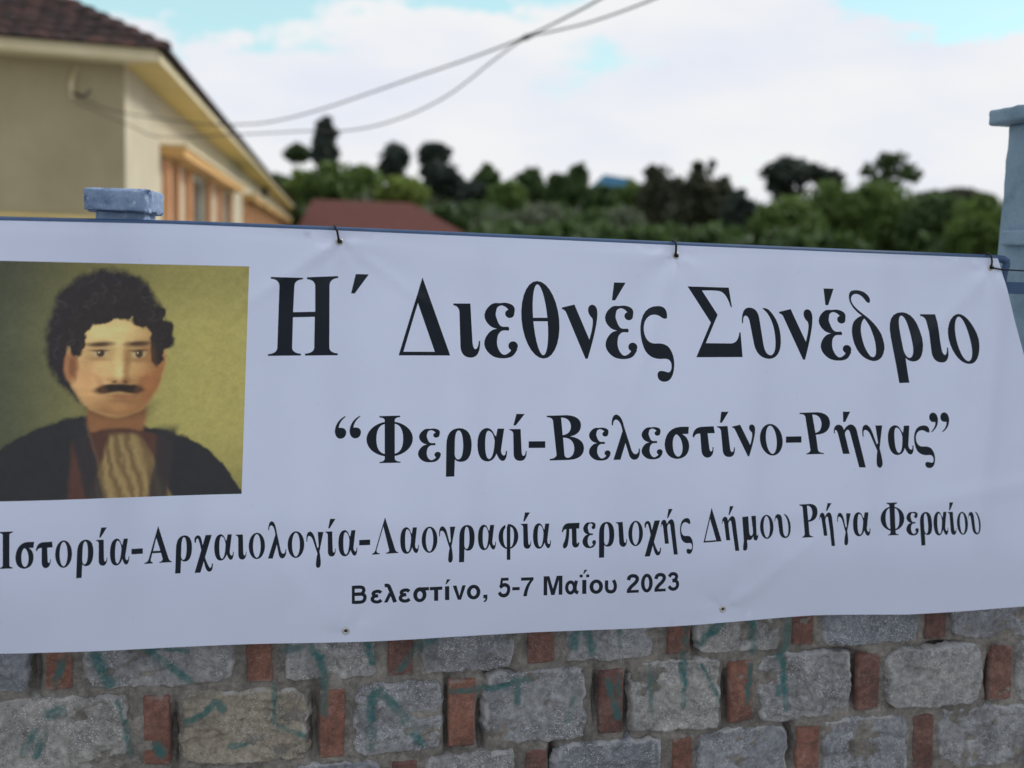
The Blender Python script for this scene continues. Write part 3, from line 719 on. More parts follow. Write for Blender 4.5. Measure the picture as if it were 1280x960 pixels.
G['sΜ'] = (0, [P("M0 2 L25 2 L41 66 L57 2 L82 2 L82 98 L66 98 L66 22 L48 98 L33 98 L16 22 L16 98 L0 98 Z")])
G['sα'] = (0, [EL(30, 64, 30, 36), EL(30, 64, 12, 19, -1)] + ST([(62, 30), (55, 60), (58, 84), (72, 92)], 18))
G['sυ'] = (0, ST([(9, 29), (9, 70), (18, 87), (34, 91), (50, 86), (58, 68), (56, 46), (47, 29)], w_))
G['s2'] = (0, ST([(10, 30), (16, 14), (32, 8), (50, 13), (56, 28), (46, 46), (24, 66), (10, 86)], w_) + [R(2, 83, 64, 98)])
G['s0'] = (0, [EL(32, 50, 31, 50), EL(32, 50, 12, 32, -1)])
G['s3'] = (0, ST([(9, 24), (20, 11), (36, 9), (50, 16), (52, 30), (44, 42), (28, 46)], w_) + ST([(28, 46), (46, 48), (58, 60), (56, 80), (40, 92), (22, 90), (6, 76)], w_))
G['dots'] = (0, [R(0, 0, 12, 12), R(26, 0, 38, 12)])
T = '΄'
# every printed character: (shape, left, top, right, bottom, lean) in photo positions on the banner
TXT = [('Η', 334.9, 345.2, 422.9, 445, -.02), (T, 439, 342.7, 461.5, 367, 0), ('Δ', 498.8, 346.8, 563.3, 444.8, 0), ('ι', 567, 379.4, 600.3, 447.3, .06), ('ε', 605.2, 378.2, 646.7, 447.8, .05),
 ('θ', 650.7, 351, 697.8, 447.8, .085), ('ν', 700.6, 380.3, 745.1, 447.8, .07), ('ε', 754.5, 381.7, 795, 448.3, .07), (T, 763.4, 352.9, 780.8, 375.2, .1), ('ς', 799, 382.2, 842.4, 477, .06),
 ('Σ', 859.8, 358, 929.5, 446.7, .1), ('υ', 928.3, 384.5, 977.2, 449, .13), ('ν', 974.5, 386.4, 1016.3, 449.8, .12), ('ε', 1024, 387, 1065, 451, .15), (T, 1029.8, 360.6, 1042.5, 381.6, .25),
 ('δ', 1061.8, 362.7, 1106.8, 451.6, .17), ('ρ', 1113.6, 390.4, 1154.6, 479, .2), ('ι', 1152, 393, 1187.2, 453.5, .23), ('ο', 1186.3, 392.4, 1224, 455, .22),
 ('“', 418.6, 520.2, 451.5, 548.7, 0), ('Φ', 458.3, 520.4, 516.5, 579.3, 0), ('ε', 522.8, 536.3, 551.6, 578.6, 0), ('ρ', 557.7, 535.6, 590, 596.3, 0), ('α', 597, 535, 633.8, 577, 0),
 ('ι', 636.5, 536, 658, 576, .05), (T, 641.5, 517, 655.4, 531.5, 0), ('-', 660.3, 551, 680.7, 559.4, 0), ('Β', 682.5, 518, 728.3, 574.5, .1), ('ε', 734.3, 533.3, 761.3, 574.5, .06),
 ('λ', 762.5, 516.8, 798, 573.8, .06), ('ε', 800, 533, 827, 573.3, .06), ('σ', 829.5, 533.3, 861.3, 573.3, .06), ('τ', 865.5, 533.3, 894.3, 572.5, .08), ('ι', 897, 533, 920, 572, .13), (T, 900.8, 515, 912, 528.8, .1),
 ('ν', 916.3, 531.3, 945.8, 571.3, .1), ('ο', 951.8, 530.5, 980.5, 570.5, .1), ('-', 984.5, 546.3, 1003.8, 554.2, 0), ('Ρ', 1001.3, 515.8, 1039, 568.7, .15), ('η', 1043.6, 530.9, 1083.2, 585, .2),
 (T, 1054.8, 514.8, 1063.7, 527.8, .2), ('γ', 1078.5, 530.9, 1104, 585.3, .1), ('α', 1110.4, 531.5, 1142.5, 569, .08), ('ς', 1143, 531.9, 1169.3, 585.3, .1), ('”', 1162.2, 515.8, 1187.2, 540.6, .1),
 ('Ι', 1, 662.9, 17.6, 709, 0), ('σ', 20.9, 675.7, 44.3, 709, 0), ('τ', 46.3, 675.7, 67.2, 708.4, 0), ('ο', 70.3, 673.8, 91.2, 708, 0), ('ρ', 96.3, 673.2, 117.6, 720.7, -.02), ('ι', 121, 673.6, 134.8, 706, .02), (T, 124.6, 658.4, 134.2, 670.7, 0),
 ('α', 138, 672.2, 162, 705.8, -.03), ('-', 164.6, 685.3, 178.7, 692.1, 0), ('Α', 180.7, 657.2, 214.5, 703.9, 0), ('ρ', 218.8, 669.7, 239.8, 717, -.02), ('χ', 242.7, 669.6, 266, 716.5, 0), ('α', 267.5, 668.5, 292, 701.7, 0),
 ('ι', 294.5, 669, 308, 700.7, .03), ('ο', 310.7, 666.7, 331.2, 700, 0), ('λ', 334.9, 652, 358, 699, .0), ('ο', 359.5, 664.8, 380.4, 698.4, 0), ('γ', 383, 664.8, 404.4, 711, 0), ('ι', 406.8, 664.8, 419.8, 696.4, .03), (T, 410.3, 649, 419.5, 660.9, 0),
 ('α', 423, 662.8, 446.8, 695.8, 0), ('-', 449, 675, 462.8, 681.8, 0), ('Λ', 465.2, 647, 498, 693, 0), ('α', 500.4, 659.2, 523.7, 692.5, 0), ('ο', 527.2, 658.6, 547, 691.5, 0), ('γ', 549, 658, 569.4, 703.9, 0),
 ('ρ', 573.9, 656.6, 593.6, 702.9, 0), ('α', 597.7, 656, 620.2, 688, 0), ('φ', 623.3, 655, 648, 700, 0), ('ι', 651, 654.5, 663.9, 686, .04), (T, 654, 640.3, 662.3, 651.5, 0), ('α', 666, 653.5, 688.3, 685.6, 0),
 ('π', 701.4, 652.7, 723.4, 684.7, 0), ('ε', 727, 651.5, 743.8, 684.2, 0), ('ρ', 747.4, 650.8, 766.3, 695.8, .02), ('ι', 768.2, 651, 782, 682.2, .08), ('ο', 783.7, 649.5, 802, 681.3, 0), ('χ', 803.8, 649.5, 824.9, 693.9, 0),
 ('η', 824.4, 648.3, 846.2, 692.7, .07), (T, 832.4, 635.3, 839.7, 646.6, 0), ('ς', 849, 647, 865.6, 692, .04), ('Δ', 878.9, 634.5, 902.6, 677.6, 0), ('η', 903, 646, 925.4, 689.8, .08), (T, 911.6, 633.3, 918.4, 644.2, 0),
 ('μ', 929.3, 646, 949.9, 689, .03), ('ο', 952, 644.7, 969.2, 675, .03), ('υ', 970.5, 643.7, 990.8, 674.3, .06), ('Ρ', 1001.3, 631, 1024, 673, .07), ('η', 1026.3, 641.5, 1046, 684, .08), (T, 1034.4, 629.7, 1041.3, 639.5, 0),
 ('γ', 1048, 641.5, 1064.7, 683, .0), ('α', 1067.7, 640.5, 1089, 671, .02), ('Φ', 1101.3, 628.3, 1130.3, 669.3, .05), ('ε', 1132.8, 639.5, 1148.2, 669.3, .05), ('ρ', 1149.6, 639.5, 1164.8, 681.5, .07), ('α', 1166.5, 639, 1184.8, 669, .03),
 ('ι', 1184, 639.5, 1195, 668.5, .1), (T, 1185.2, 627.3, 1190.2, 637.4, .15), ('ο', 1195.7, 639.5, 1209.5, 668.3, .05), ('υ', 1210, 639.5, 1225.4, 668, .08),
 ('sΒ', 439.8, 731.9, 458.4, 755.2, 0), ('sε', 463.2, 737.3, 478.2, 754.8, 0), ('sλ', 480, 729.4, 496.2, 753.8, 0), ('sε', 498.3, 735.5, 513.4, 753.4, 0), ('sσ', 516.5, 734, 536.3, 752.7, 0), ('sτ', 537.2, 733.7, 553, 751.2, 0), ('sι', 556.3, 733, 561.7, 750.2, 0),
 (T, 557, 724.4, 563.4, 730.4, 0), ('sν', 566, 732, 582.4, 749.8, 0), ('sο', 583.6, 731, 600.6, 749.4, 0), ('s,', 604.2, 743.4, 609.3, 752.9, 0), ('s5', 622.3, 722.4, 638, 747, 0), ('-', 640.4, 733.9, 649.6, 737.9, 0), ('s7', 651.3, 721.7, 666.9, 745.3, 0),
 ('sΜ', 679.4, 719.7, 702.8, 743.7, 0), ('sα', 706, 724.9, 723.2, 743, 0), ('sι', 727.2, 724.2, 732.4, 741.8, 0), ('dots', 724, 717.4, 735.8, 721.1, 0), (T, 728.3, 711.4, 733.6, 716.6, 0), ('sο', 736.2, 723.4, 752.8, 741.6, 0), ('sυ', 755, 723, 770, 740.8, 0),
 ('s2', 781.8, 716, 797.3, 739.6, 0), ('s0', 799.6, 715.6, 814.4, 739.2, 0), ('s2', 816.3, 714.8, 831.2, 738.2, 0), ('s3', 833.2, 714, 848, 737.6, 0)]
shapes = []      # per character: list of (sign, Nx2 array in wall coordinates)
for ch, x0, y0, x1, y1, k in TXT:
    k0, items = G[ch]
    allp = np.concatenate([np.array(p) for s, p in items])
    hgt = allp[:, 1].max()-allp[:, 1].min()
    ax = (allp[:, 0].max()-allp[:, 0].min())
    # lean is per unit of the picture: convert into glyph units
    kk = (k * (y1-y0)/hgt / ((x1-x0)/ax)) - k0
    tr = []
    for s, p in items:
        p = np.array(p, float); p[:, 0] += kk*p[:, 1]; tr.append((s, p))
    allp = np.concatenate([p for s, p in tr]); mn, mxx = allp.min(0), allp.max(0)
    # rows rise slightly towards the right: skew each glyph along with its row
    rowk = -0.045 if y0 > 600 else (-0.02 if y0 > 500 else 0.0)
    o_ = []
    for s, p in tr:
        q = (p-mn)/(mxx-mn)
        X = x0+q[:, 0]*(x1-x0); Y = y0+q[:, 1]*(y1-y0)+rowk*(q[:, 0]-0.5)*(x1-x0)
        u, z = on_plane_np(X, Y, 0.010); o_.append((s, np.stack([u, z], -1)))
    shapes.append(o_)
# portrait rectangle
PQ = [(-12, 325.6), (311.5, 333.0), (301.8, 618.0), (-18, 625.8)]
PQ_uz = [on_plane(*p, 0.010) for p in PQ]

cdt_v, cdt_e = [], []
def add_loop(pts, closed=True):
    b = len(cdt_v); n = len(pts)
    for p in pts: cdt_v.append(Vector((float(p[0]), float(p[1]))))
    for i in range(n if closed else n-1): cdt_e.append((b+i, b+(i+1) % n))
def dens(pts, step=0.015):
    o = []
    for a, b in zip(pts, pts[1:]+pts[:1]):
        n = max(1, int(math.hypot(b[0]-a[0], b[1]-a[1])/step))
        for i in range(n): o.append((a[0]+(b[0]-a[0])*i/n, a[1]+(b[1]-a[1])*i/n))
    return o
add_loop(dens(OUT)); add_loop(dens(PQ_uz))
for gl in shapes:
    for s, p in gl: add_loop(dens([tuple(q) for q in p], 0.02))
u_a, u_b = min(p[0] for p in OUT), max(p[0] for p in OUT); z_a, z_b = min(p[1] for p in OUT), max(p[1] for p in OUT)
for gu_ in np.arange(u_a+0.004, u_b, 0.013):
    for gz_ in np.arange(z_a+0.004, z_b, 0.013):
        cdt_v.append(Vector((gu_ + random.uniform(-.002, .002), gz_ + random.uniform(-.002, .002))))
res = delaunay_2d_cdt(cdt_v, cdt_e, [], 0, 1e-6, False)
V2 = np.array([(v.x, v.y) for v in res[0]]); F2 = np.array([f for f in res[2] if len(f) == 3])
cen = V2[F2].mean(1)
def inside(poly, pts):
    x, y = pts[:, 0], pts[:, 1]; r = np.zeros(len(pts), bool)
    px, py = poly[:, 0], poly[:, 1]; qx, qy = np.roll(px, -1), np.roll(py, -1)
    for a, b, c, d in zip(px, py, qx, qy):
        if b == d: continue
        m = (b > y) != (d > y)
        r ^= m & (x < (c-a)*(y-b)/(d-b)+a)
    return r
ink = np.zeros(len(F2), int)
for gi, gl in enumerate(shapes):
    allp = np.concatenate([p for s, p in gl]); mn, mxx = allp.min(0), allp.max(0)
    sel = np.where((cen[:, 0] > mn[0]) & (cen[:, 0] < mxx[0]) & (cen[:, 1] > mn[1]) & (cen[:, 1] < mxx[1]))[0]
    st = np.zeros(len(sel), bool)
    for s, p in gl:
        i_ = inside(p, cen[sel]); st[i_] = s > 0
    ink[sel[st]] = gi+1
keep = inside(np.array(OUT), cen) & ~inside(np.array(PQ_uz), cen)
banner = thing('banner', 'long white vinyl banner with Greek lettering and a painted portrait, tied over the wall railing', 'banner', W(0, float(ZB(0.0)), 0.0))
def surf_mesh(name, V, Fa, mats):
    used = np.unique(Fa); remap = np.zeros(len(V), int); remap[used] = np.arange(len(used))
    v = V[used]; f = remap[Fa]
    co = W_np(v[:, 0], v[:, 1], disp(v[:, 0], v[:, 1]))
    e = 1e-3
    du = (disp(v[:, 0]+e, v[:, 1])-disp(v[:, 0]-e, v[:, 1]))/(2*e); dz = (disp(v[:, 0], v[:, 1]+e)-disp(v[:, 0], v[:, 1]-e))/(2*e)
    nrm = np.array(ND)[None, :] - du[:, None]*np.array(UD)[None, :] - dz[:, None]*np.array([0, 0, 1.0])[None, :]
    nrm /= np.linalg.norm(nrm, axis=1)[:, None]
    # make faces look towards the street
    a, b, c = co[f[:, 0]], co[f[:, 1]], co[f[:, 2]]
    fl = (np.cross(b-a, c-a) @ np.array(ND)) < 0
    f[fl] = f[fl][:, ::-1]
    o = mesh(name, co, f, mats, banner, smooth=True)
    o.data.normals_split_custom_set_from_vertices(nrm.tolist())
    return o, v
surf_mesh('vinyl_sheet', V2, F2[keep & (ink == 0)], M['vinyl'])
for gi, row in enumerate(TXT):
    sel = keep & (ink == gi+1)
    if sel.any(): surf_mesh({T: 'accent_mark', '-': 'hyphen', 's,': 'comma', 'dots': 'accent_mark', '“': 'quotation_mark', '”': 'quotation_mark'}.get(row[0], 'numeral' if row[0][-1] in '0235' or row[0] == 's7' else 'letter'), V2, F2[sel], M['ink'])

# printed portrait: a plain picture of a man with dark hair, made as coloured vertices
NXp, NYp = 300, 280
s_, t_ = np.meshgrid(np.linspace(0, 1, NXp), np.linspace(0, 1, NYp))
q = [np.array(p) for p in PQ_uz]
pu = (q[0][0]*(1-s_)+q[1][0]*s_)*(1-t_)+(q[3][0]*(1-s_)+q[2][0]*s_)*t_
pz = (q[0][1]*(1-s_)+q[1][1]*s_)*(1-t_)+(q[3][1]*(1-s_)+q[2][1]*s_)*t_
def lin(c):
    c = np.array(c, float)/255; return np.where(c < .04045, c/12.92, ((c+.055)/1.055)**2.4)
X = s_*322-12; Y = t_*290
img = np.zeros(X.shape+(3,))
n1 = fbm(X/40, Y/40, 0, 3, 4); n2 = fbm(X/9, Y/9, 0, 8, 4); n3 = fbm(X/3.2, Y/3.2, 0, 12, 3)
def layer(mask, col, var=0.0):
    global img
    c = lin(col) if not isinstance(col, np.ndarray) else col
    img = img*(1-mask[..., None]) + (c*(1+var*n2[..., None]))*mask[..., None]
gx_ = sm(-20, 260, X+12*n1)
bgc = lin((62, 68, 58))[None, None]*(1-gx_[..., None])+lin((146, 140, 90))[None, None]*gx_[..., None]
bgc = bgc*(1-0.35*sm(200, 290, Y)[..., None])*(1-0.30*(1-sm(0, 90, Y))[..., None])
img = bgc*(1+0.10*n2[..., None]+0.05*n3[..., None])
def ell(cx, cy, rx, ry, soft=0.06, wob=0.0, nse=None, ang=0.0):
    c, s = math.cos(ang), math.sin(ang)
    dx, dy = (X-cx), (Y-cy); a = (dx*c+dy*s)/rx; b = (-dx*s+dy*c)/ry
    r = np.hypot(a, b)
    if wob: r = r + wob*(n2 if nse is None else nse)
    return 1-sm(1-soft, 1+soft, r)
def half(px, py, qx, qy, soft=3, wob=0):
    nx, ny = (qy-py), -(qx-px); L = math.hypot(nx, ny)
    d = ((X-px)*nx+(Y-py)*ny)/L + wob*n2
    return sm(-soft, soft, d)
# coat
sh = np.interp(X, [-12, 10, 45, 80, 110, 200, 235, 262, 285, 310], [245, 222, 202, 190, 185, 204, 214, 230, 252, 285])
layer(sm(-3, 3, Y-sh+3*n2), (32, 34, 42), 0.12)
X0_, Y0_ = X.copy(), Y.copy()
X = X0_+3.0*n1+1.2*n2; Y = Y0_+3.0*fbm(X0_/40, Y0_/40, 0, 23, 3)
# back hair
layer(ell(132, 92, 74, 84, 0.07, 0.06), (33, 30, 38), 0.2)
# neck, dark waistcoat, shirt
layer(ell(146, 188, 38, 36, 0.12), (120, 84, 60), 0.05)
layer(ell(150, 176, 40, 14, 0.5)*0.6, (70, 44, 36))
layer(sm(-3, 3, Y-(203+0.004*(X-150)**2))*sm(-4, 4, 62-np.abs(X-152)), (70, 46, 44), 0.15)
m = sm(-5, 5, 16+0.42*(Y-206)-np.abs(X-158-0.14*(Y-220)))*sm(206, 216, Y)
fold = 0.5+0.5*np.sin(X*0.42-Y*0.12+2.2*n1+0.5*n2)
layer(m, (112, 94, 68), 0.10); layer(m*fold**2*0.24, (172, 156, 118), 0.05); layer(m*(1-fold)**3*0.35, (62, 50, 40))
# face, lit from the left
fm = ell(146, 117, 61, 71, 0.06); layer(fm, (182, 156, 114), 0.02)
layer(fm*sm(140, 205, X+0.15*(Y-120))*0.95, (128, 88, 56), 0.03)
layer(fm*(1-sm(84, 118, X))*0.5, (140, 104, 74)); layer(fm*ell(108, 128, 22, 26, 0.9)*0.35, (206, 176, 134)); layer(fm*ell(176, 172, 26, 30, 0.9)*0.5, (104, 70, 48))
layer(fm*ell(146, 186, 50, 26, 0.7)*0.9, (134, 94, 64)); layer(fm*ell(114, 144, 24, 20, 0.8)*0.55, (190, 136, 104)); layer(fm*ell(182, 142, 15, 18, 0.8)*0.5, (150, 92, 64))
layer(ell(90, 126, 9, 17, 0.3), (142, 100, 74)); layer(ell(91, 126, 4, 10, 0.5)*0.6, (92, 58, 44)); layer(fm*ell(136, 84, 34, 18, 0.9)*0.6, (204, 184, 140))
# curls over the forehead and temples
for k in range(46):
    a_ = math.pi*(1.06+0.88*k/45); r_ = random.uniform(0.86, 1.10)
    layer(ell(146+58*r_*math.cos(a_), 112+70*r_*math.sin(a_)-4, random.uniform(8, 13), random.uniform(7, 11), 0.22, 0.15), (34, 30, 35), 0.25)
for cx_, cy_, rx_, ry_ in ((120, 62, 22, 13), (150, 56, 24, 14), (178, 66, 16, 14), (96, 92, 10, 26), (196, 98, 9, 30)):
    layer(ell(cx_, cy_, rx_, ry_, 0.15, 0.25), (34, 30, 35), 0.25)
hair = np.clip(ell(132, 84, 72, 78, 0.08, 0.1), 0, 1)*(1-ell(146, 124, 48, 58, 0.1))
strand = np.sin(np.hypot(X-136, (Y-96)*0.9)*0.55+7*n1+3*n2)
for k in range(170):
    ca_ = random.uniform(0, 2*math.pi); cr2 = random.uniform(0.35, 1.0)**0.6
    hx, hy = 134+74*cr2*math.cos(ca_), 84+74*cr2*math.sin(ca_)
    if math.hypot((hx-146)/54, (hy-122)/66) < 0.95: continue
    R2 = random.uniform(4, 9); a2 = random.uniform(0, 6.28)
    rr2 = np.hypot(X-hx, (Y-hy)*1.15)
    arc = (1-sm(0.6, 2.2, np.abs(rr2-R2)))*sm(-0.1, 0.9, np.cos(np.arctan2(Y-hy, X-hx)-a2))
    layer(arc*hair*random.uniform(0.06, 0.20), random.choice(((70, 64, 74), (60, 54, 62), (80, 74, 80), (20, 17, 22))))
# brows, eyes, nose, moustache, mouth
for cx, sg in ((124, 1), (172, -1)):
    layer(ell(cx, 107, 17, 11, 0.7)*0.45, (120, 84, 60))
    layer(ell(cx, 98.5, 16, 2.9, 0.7, ang=-0.04+0.0*sg)*0.95, (62, 44, 36)); layer(ell(cx, 110, 10.5, 4.2, 0.35)*0.85, (164, 146, 118)); layer(ell(cx+1.5, 109.8, 4.7, 4.6, 0.35)*0.95, (44, 32, 28))
    layer(ell(cx, 106.4, 11, 1.5, 0.6)*0.8, (70, 48, 38)); layer(ell(cx, 117, 11, 2.2, 0.9)*0.45, (118, 82, 58)); layer(ell(cx-0.5, 108.4, 1.1, 1.0, 0.5)*0.7, (200, 190, 170))
layer(ell(158, 124, 4.5, 22, 0.9)*0.65, (116, 78, 50)); layer(ell(147, 122, 4, 20, 0.9)*0.4, (206, 184, 142)); layer(ell(150, 142, 12, 4.2, 0.7)*0.7, (118, 76, 50)); layer(ell(148, 137, 6, 5, 0.8)*0.5, (206, 176, 134))
layer(ell(139, 152, 20, 5.6, 0.35, 0.1, ang=-0.10), (38, 30, 30), 0.2); layer(ell(163, 152, 18, 5.4, 0.35, 0.1, ang=0.10), (36, 28, 28), 0.2)
layer(ell(151, 162, 12, 2.6, 0.7)*0.7, (134, 84, 68)); layer(ell(151, 168, 11, 2.4, 0.9)*0.45, (106, 72, 52)); layer(ell(150, 176, 12, 6, 0.9)*0.35, (180, 138, 100))
for sg, cx in ((1, 124), (-1, 172)):
    layer(ell(cx-14*sg, 126, 9, 14, 0.95)*0.30, (120, 82, 56)); layer(ell(cx+2, 128, 14, 8, 0.9)*0.28, (208, 170, 128))
layer(ell(128, 150, 3.5, 13, 0.9, ang=-0.5)*0.35, (112, 74, 52)); layer(ell(174, 150, 3.5, 13, 0.9, ang=0.5)*0.40, (104, 68, 46))
layer(ell(143, 143.5, 3, 2, 0.7)*0.7, (78, 48, 36)); layer(ell(157, 143.5, 3, 2, 0.7)*0.7, (74, 44, 34)); layer(ell(149, 131, 3, 9, 0.9)*0.35, (216, 194, 152))
brush = fbm(X0_/14+0.6*n2, Y0_/5, 0, 55, 4)
img = img*(1+0.10*brush[..., None]*np.clip(fm+0.35, 0, 1)[..., None])
# coat lapels
layer(sm(-4, 4, 12-np.abs(X-(94+0.30*(Y-190))))*sm(184, 200, Y)*0.9, (36, 37, 46), 0.12)
layer(sm(-4, 4, 12-np.abs(X-(212-0.12*(Y-196))))*sm(196, 210, Y)*0.9, (38, 38, 46), 0.12)
layer(sm(-2, 2, 2-np.abs(X-(107+0.30*(Y-190))))*sm(190, 205, Y)*0.35, (90, 80, 70))
X, Y = X0_, Y0_
img = img*(1+0.05*n3[..., None])
img = np.clip(img/lin((165, 174, 207))*np.array([0.70, 0.77, 0.94]), 0.004, 0.9)
pc = W_np(pu, pz, disp(pu, pz))
f_ = grid_faces(NXp, NYp, True)
o = mesh('portrait_print', pc.reshape(-1, 3), f_, M['print'], banner, smooth=True)
ca = o.data.color_attributes.new('print', 'FLOAT_COLOR', 'POINT')
ca.data.foreach_set('color', np.concatenate([img, np.ones(img.shape[:2]+(1,))], -1).astype(np.float32).ravel())
o['label'] = 'printed oil portrait of a man with dark hair and moustache in a dark coat'
# folded hems behind the sheet, and eyelets
def hem(name, fa, fb):
    us = np.linspace(u_a+0.004, 1.0 if name else 0, 160); us = us[us < HEM_END]
    v, f = [], []
    for i, u in enumerate(us):
        for z in (fa(u), fb(u)):
            v.append(W(float(u), float(z), float(disp(np.array([u]), np.array([z]))[0])-0.0015))
        if i: f.append((2*i-2, 2*i, 2*i+1, 2*i-1))
    return mesh(name, v, f, M['vinyl'], banner, True)
HEM_END = OUT[8][0]-0.004
#hem('top_hem', lambda u: ZT(u)-0.001, lambda u: ZT(u)-0.030)
HEM_END = OUT[14][0]-0.004
#hem('bottom_hem', lambda u: ZB(u)+0.001, lambda u: ZB(u)+0.030)
def torus_mesh(name, R_, r_, mat):
    v, f = [], []; n, k = 20, 8
    for i in range(n):
        a = 2*math.pi*i/n
        for j in range(k):
            b = 2*math.pi*j/k
            rr = R_+r_*math.cos(b); v.append(W(0, 0, 0)-P0 + UD*(rr*math.cos(a))+Vector((0, 0, rr*math.sin(a)))+ND*(r_*0.6*math.sin(b)))
    for i in range(n):
        for j in range(k):
            f.append((i*k+j, ((i+1) % n)*k+j, ((i+1) % n)*k+(j+1) % k, i*k+(j+1) % k))
    me = bpy.data.meshes.new(name); me.from_pydata(v, [], f); me.materials.append(mat)
    me.polygons.foreach_set('use_smooth', [True]*len(me.polygons)); return me
eye_me = torus_mesh('eyelet', 0.0060, 0.0025, M['metal'])
cme = bpy.data.meshes.new('eyelet_hole')
cv = [UD*(0.0046*math.cos(k*math.pi/6))+Vector((0, 0, 0.0046*math.sin(k*math.pi/6))) for k in range(12)]
cme.from_pydata(cv, [], [tuple(range(12))]); cme.materials.append(M['dark'])
for (gu, gz) in GT+GB:
    d = float(disp(np.array([gu]), np.array([gz]))[0])
    e = bpy.data.objects.new('eyelet', eye_me); C.objects.link(e); e.parent = banner; e.location = W(gu, gz, d+0.0012)-banner.location
    h = bpy.data.objects.new('eyelet_hole', cme); C.objects.link(h); h.parent = e; h.location = ND*-0.0006

# ------------------------------------------------------------------ railing on the wall
rail = thing('metal_railing', 'dark blue painted tube railing along the top of the stone wall behind the banner', 'railing', W(0, WALL_TOP, -0.03))
rz = lambda u: float(ZT(np.array(u))) 
RAIL_OFF = -0.020
u_pl = on_plane(186, 280, -0.03)[0]; u_end = on_plane(1257, 322, RAIL_OFF)[0]
pts = [W(u, rz(u)-0.001, RAIL_OFF) for u in np.linspace(-1.75, u_end-0.02, 30)]
e0 = on_plane(1257.5, 326, RAIL_OFF); e1 = on_plane(1254, 340, RAIL_OFF); e2 = on_plane(1252.5, 356, RAIL_OFF)
za = pts[-1].z
pts += [W(u_end-0.008, za-0.001, RAIL_OFF), W(e0[0]+0.001, za-0.006, RAIL_OFF), W(e0[0]+0.002, za-0.016, RAIL_OFF), W(e1[0]+0.002, e1[1], RAIL_OFF), W(e2[0], e2[1], RAIL_OFF), W(e2[0], WALL_TOP-0.02, RAIL_OFF-0.01)]
mb = MB(); mb.tube(pts, 0.0100, 10); mb.build('top_rail', M['blue_paint'], rail, True)
mb = MB(); mb.tube([W(-1.75, WALL_TOP+0.07, RAIL_OFF-0.012), W(e2[0]-0.01, WALL_TOP+0.07, RAIL_OFF-0.012)], 0.008, 8); mb.build('bottom_rail', M['blue_paint'], rail, True)
ups = [on_plane(x, 340, RAIL_OFF)[0] for x in (-130, 240, 428, 607, 783, 962, 1112)]
for u in ups:
    mb = MB(); mb.tube([W(u, WALL_TOP-0.03, RAIL_OFF-0.012), W(u, rz(u)-0.012, RAIL_OFF-0.012)], 0.009, 8); mb.build('upright', M['blue_paint'], rail, True)
# flat bracket fixing the railing end to the big pillar
b0 = on_plane(1251, 352, RAIL_OFF); b1 = on_plane(1256, 367, RAIL_OFF)
mb = MB(); mb.box(W(b0[0], b1[1], RAIL_OFF-0.004), UD*(on_plane(1352, 334, -0.03)[0]-b0[0]-0.002), ND*0.008, (0, 0, b0[1]-b1[1])); mb.build('bracket', M['blue_paint'], rail)

# ties through the eyelets, round the rail
def tie(k, label, pts_px, extra=None):
    g = GT[k]; d = float(disp(np.array([g[0]]), np.array([g[1]]))[0])
    root = thing('wire_tie', label, 'tie', W(g[0], g[1], d), 'black ties holding the banner to the railing')
    front = [W(*on_plane(px, py, 0.012), 0.012) for px, py in pts_px]
    zr = rz(g[0])
    top = on_plane(pts_px[0][0], pts_px[0][1], 0.0)
    loop = [W(g[0], g[1], d-0.004), W(g[0], g[1]-0.001, d+0.006)] + front[::-1] + [W(top[0], zr+0.010, -0.008), W(top[0], zr+0.012, RAIL_OFF), W(top[0], zr-0.002, RAIL_OFF-0.014), W(g[0], g[1]+0.008, RAIL_OFF-0.012), W(g[0], g[1], d-0.006)]
    mb = MB(); mb.tube(loop, 0.0025, 8); mb.build('loop', M['black_tie'], root, True)
    mb = MB(); a, b = front[-1], front[-1]+UD*0.006+Vector((0, 0, -0.001)); mb.tube([W(g[0], g[1], d+0.003)+UD*-0.002, W(g[0], g[1], d+0.005)+UD*0.005], 0.0036, 8); mb.build('knot', M['black_tie'], root, True)
    return root
tie(1, 'black bent wire tie at the leftmost visible eyelet, above the first capital letter', [(419.2, 285.5), (421.5, 289), (423.5, 300)])
tie(2, 'straight black wire tie at the middle top eyelet of the banner', [(845, 304.5), (845.2, 308), (844.8, 317)])
tie(3, 'black wire tie at the right top corner eyelet, beside the big pillar', [(1239.5, 322), (1240, 327), (1239.5, 333)])
tie(0, 'black wire tie at the outer left top eyelet of the banner', [(-78, 274), (-78, 279), (-78, 290)])
# cord from the corner eyelet to the big pillar
c0 = GT[3]; c1 = on_plane(1354, 341, -0.03)
mb = MB(); mb.tube([W(c0[0], c0[1], 0.008), W(*on_plane(1252, 337, 0.012), 0.012), W(*on_plane(1280, 338.5, 0.0), 0.0), W(*c1, -0.03)], 0.0019, 8)
tag(mb.build('cord', M['black_tie'], None, True), 'thin black cord running from the right corner eyelet of the banner to the big pillar', 'cord')

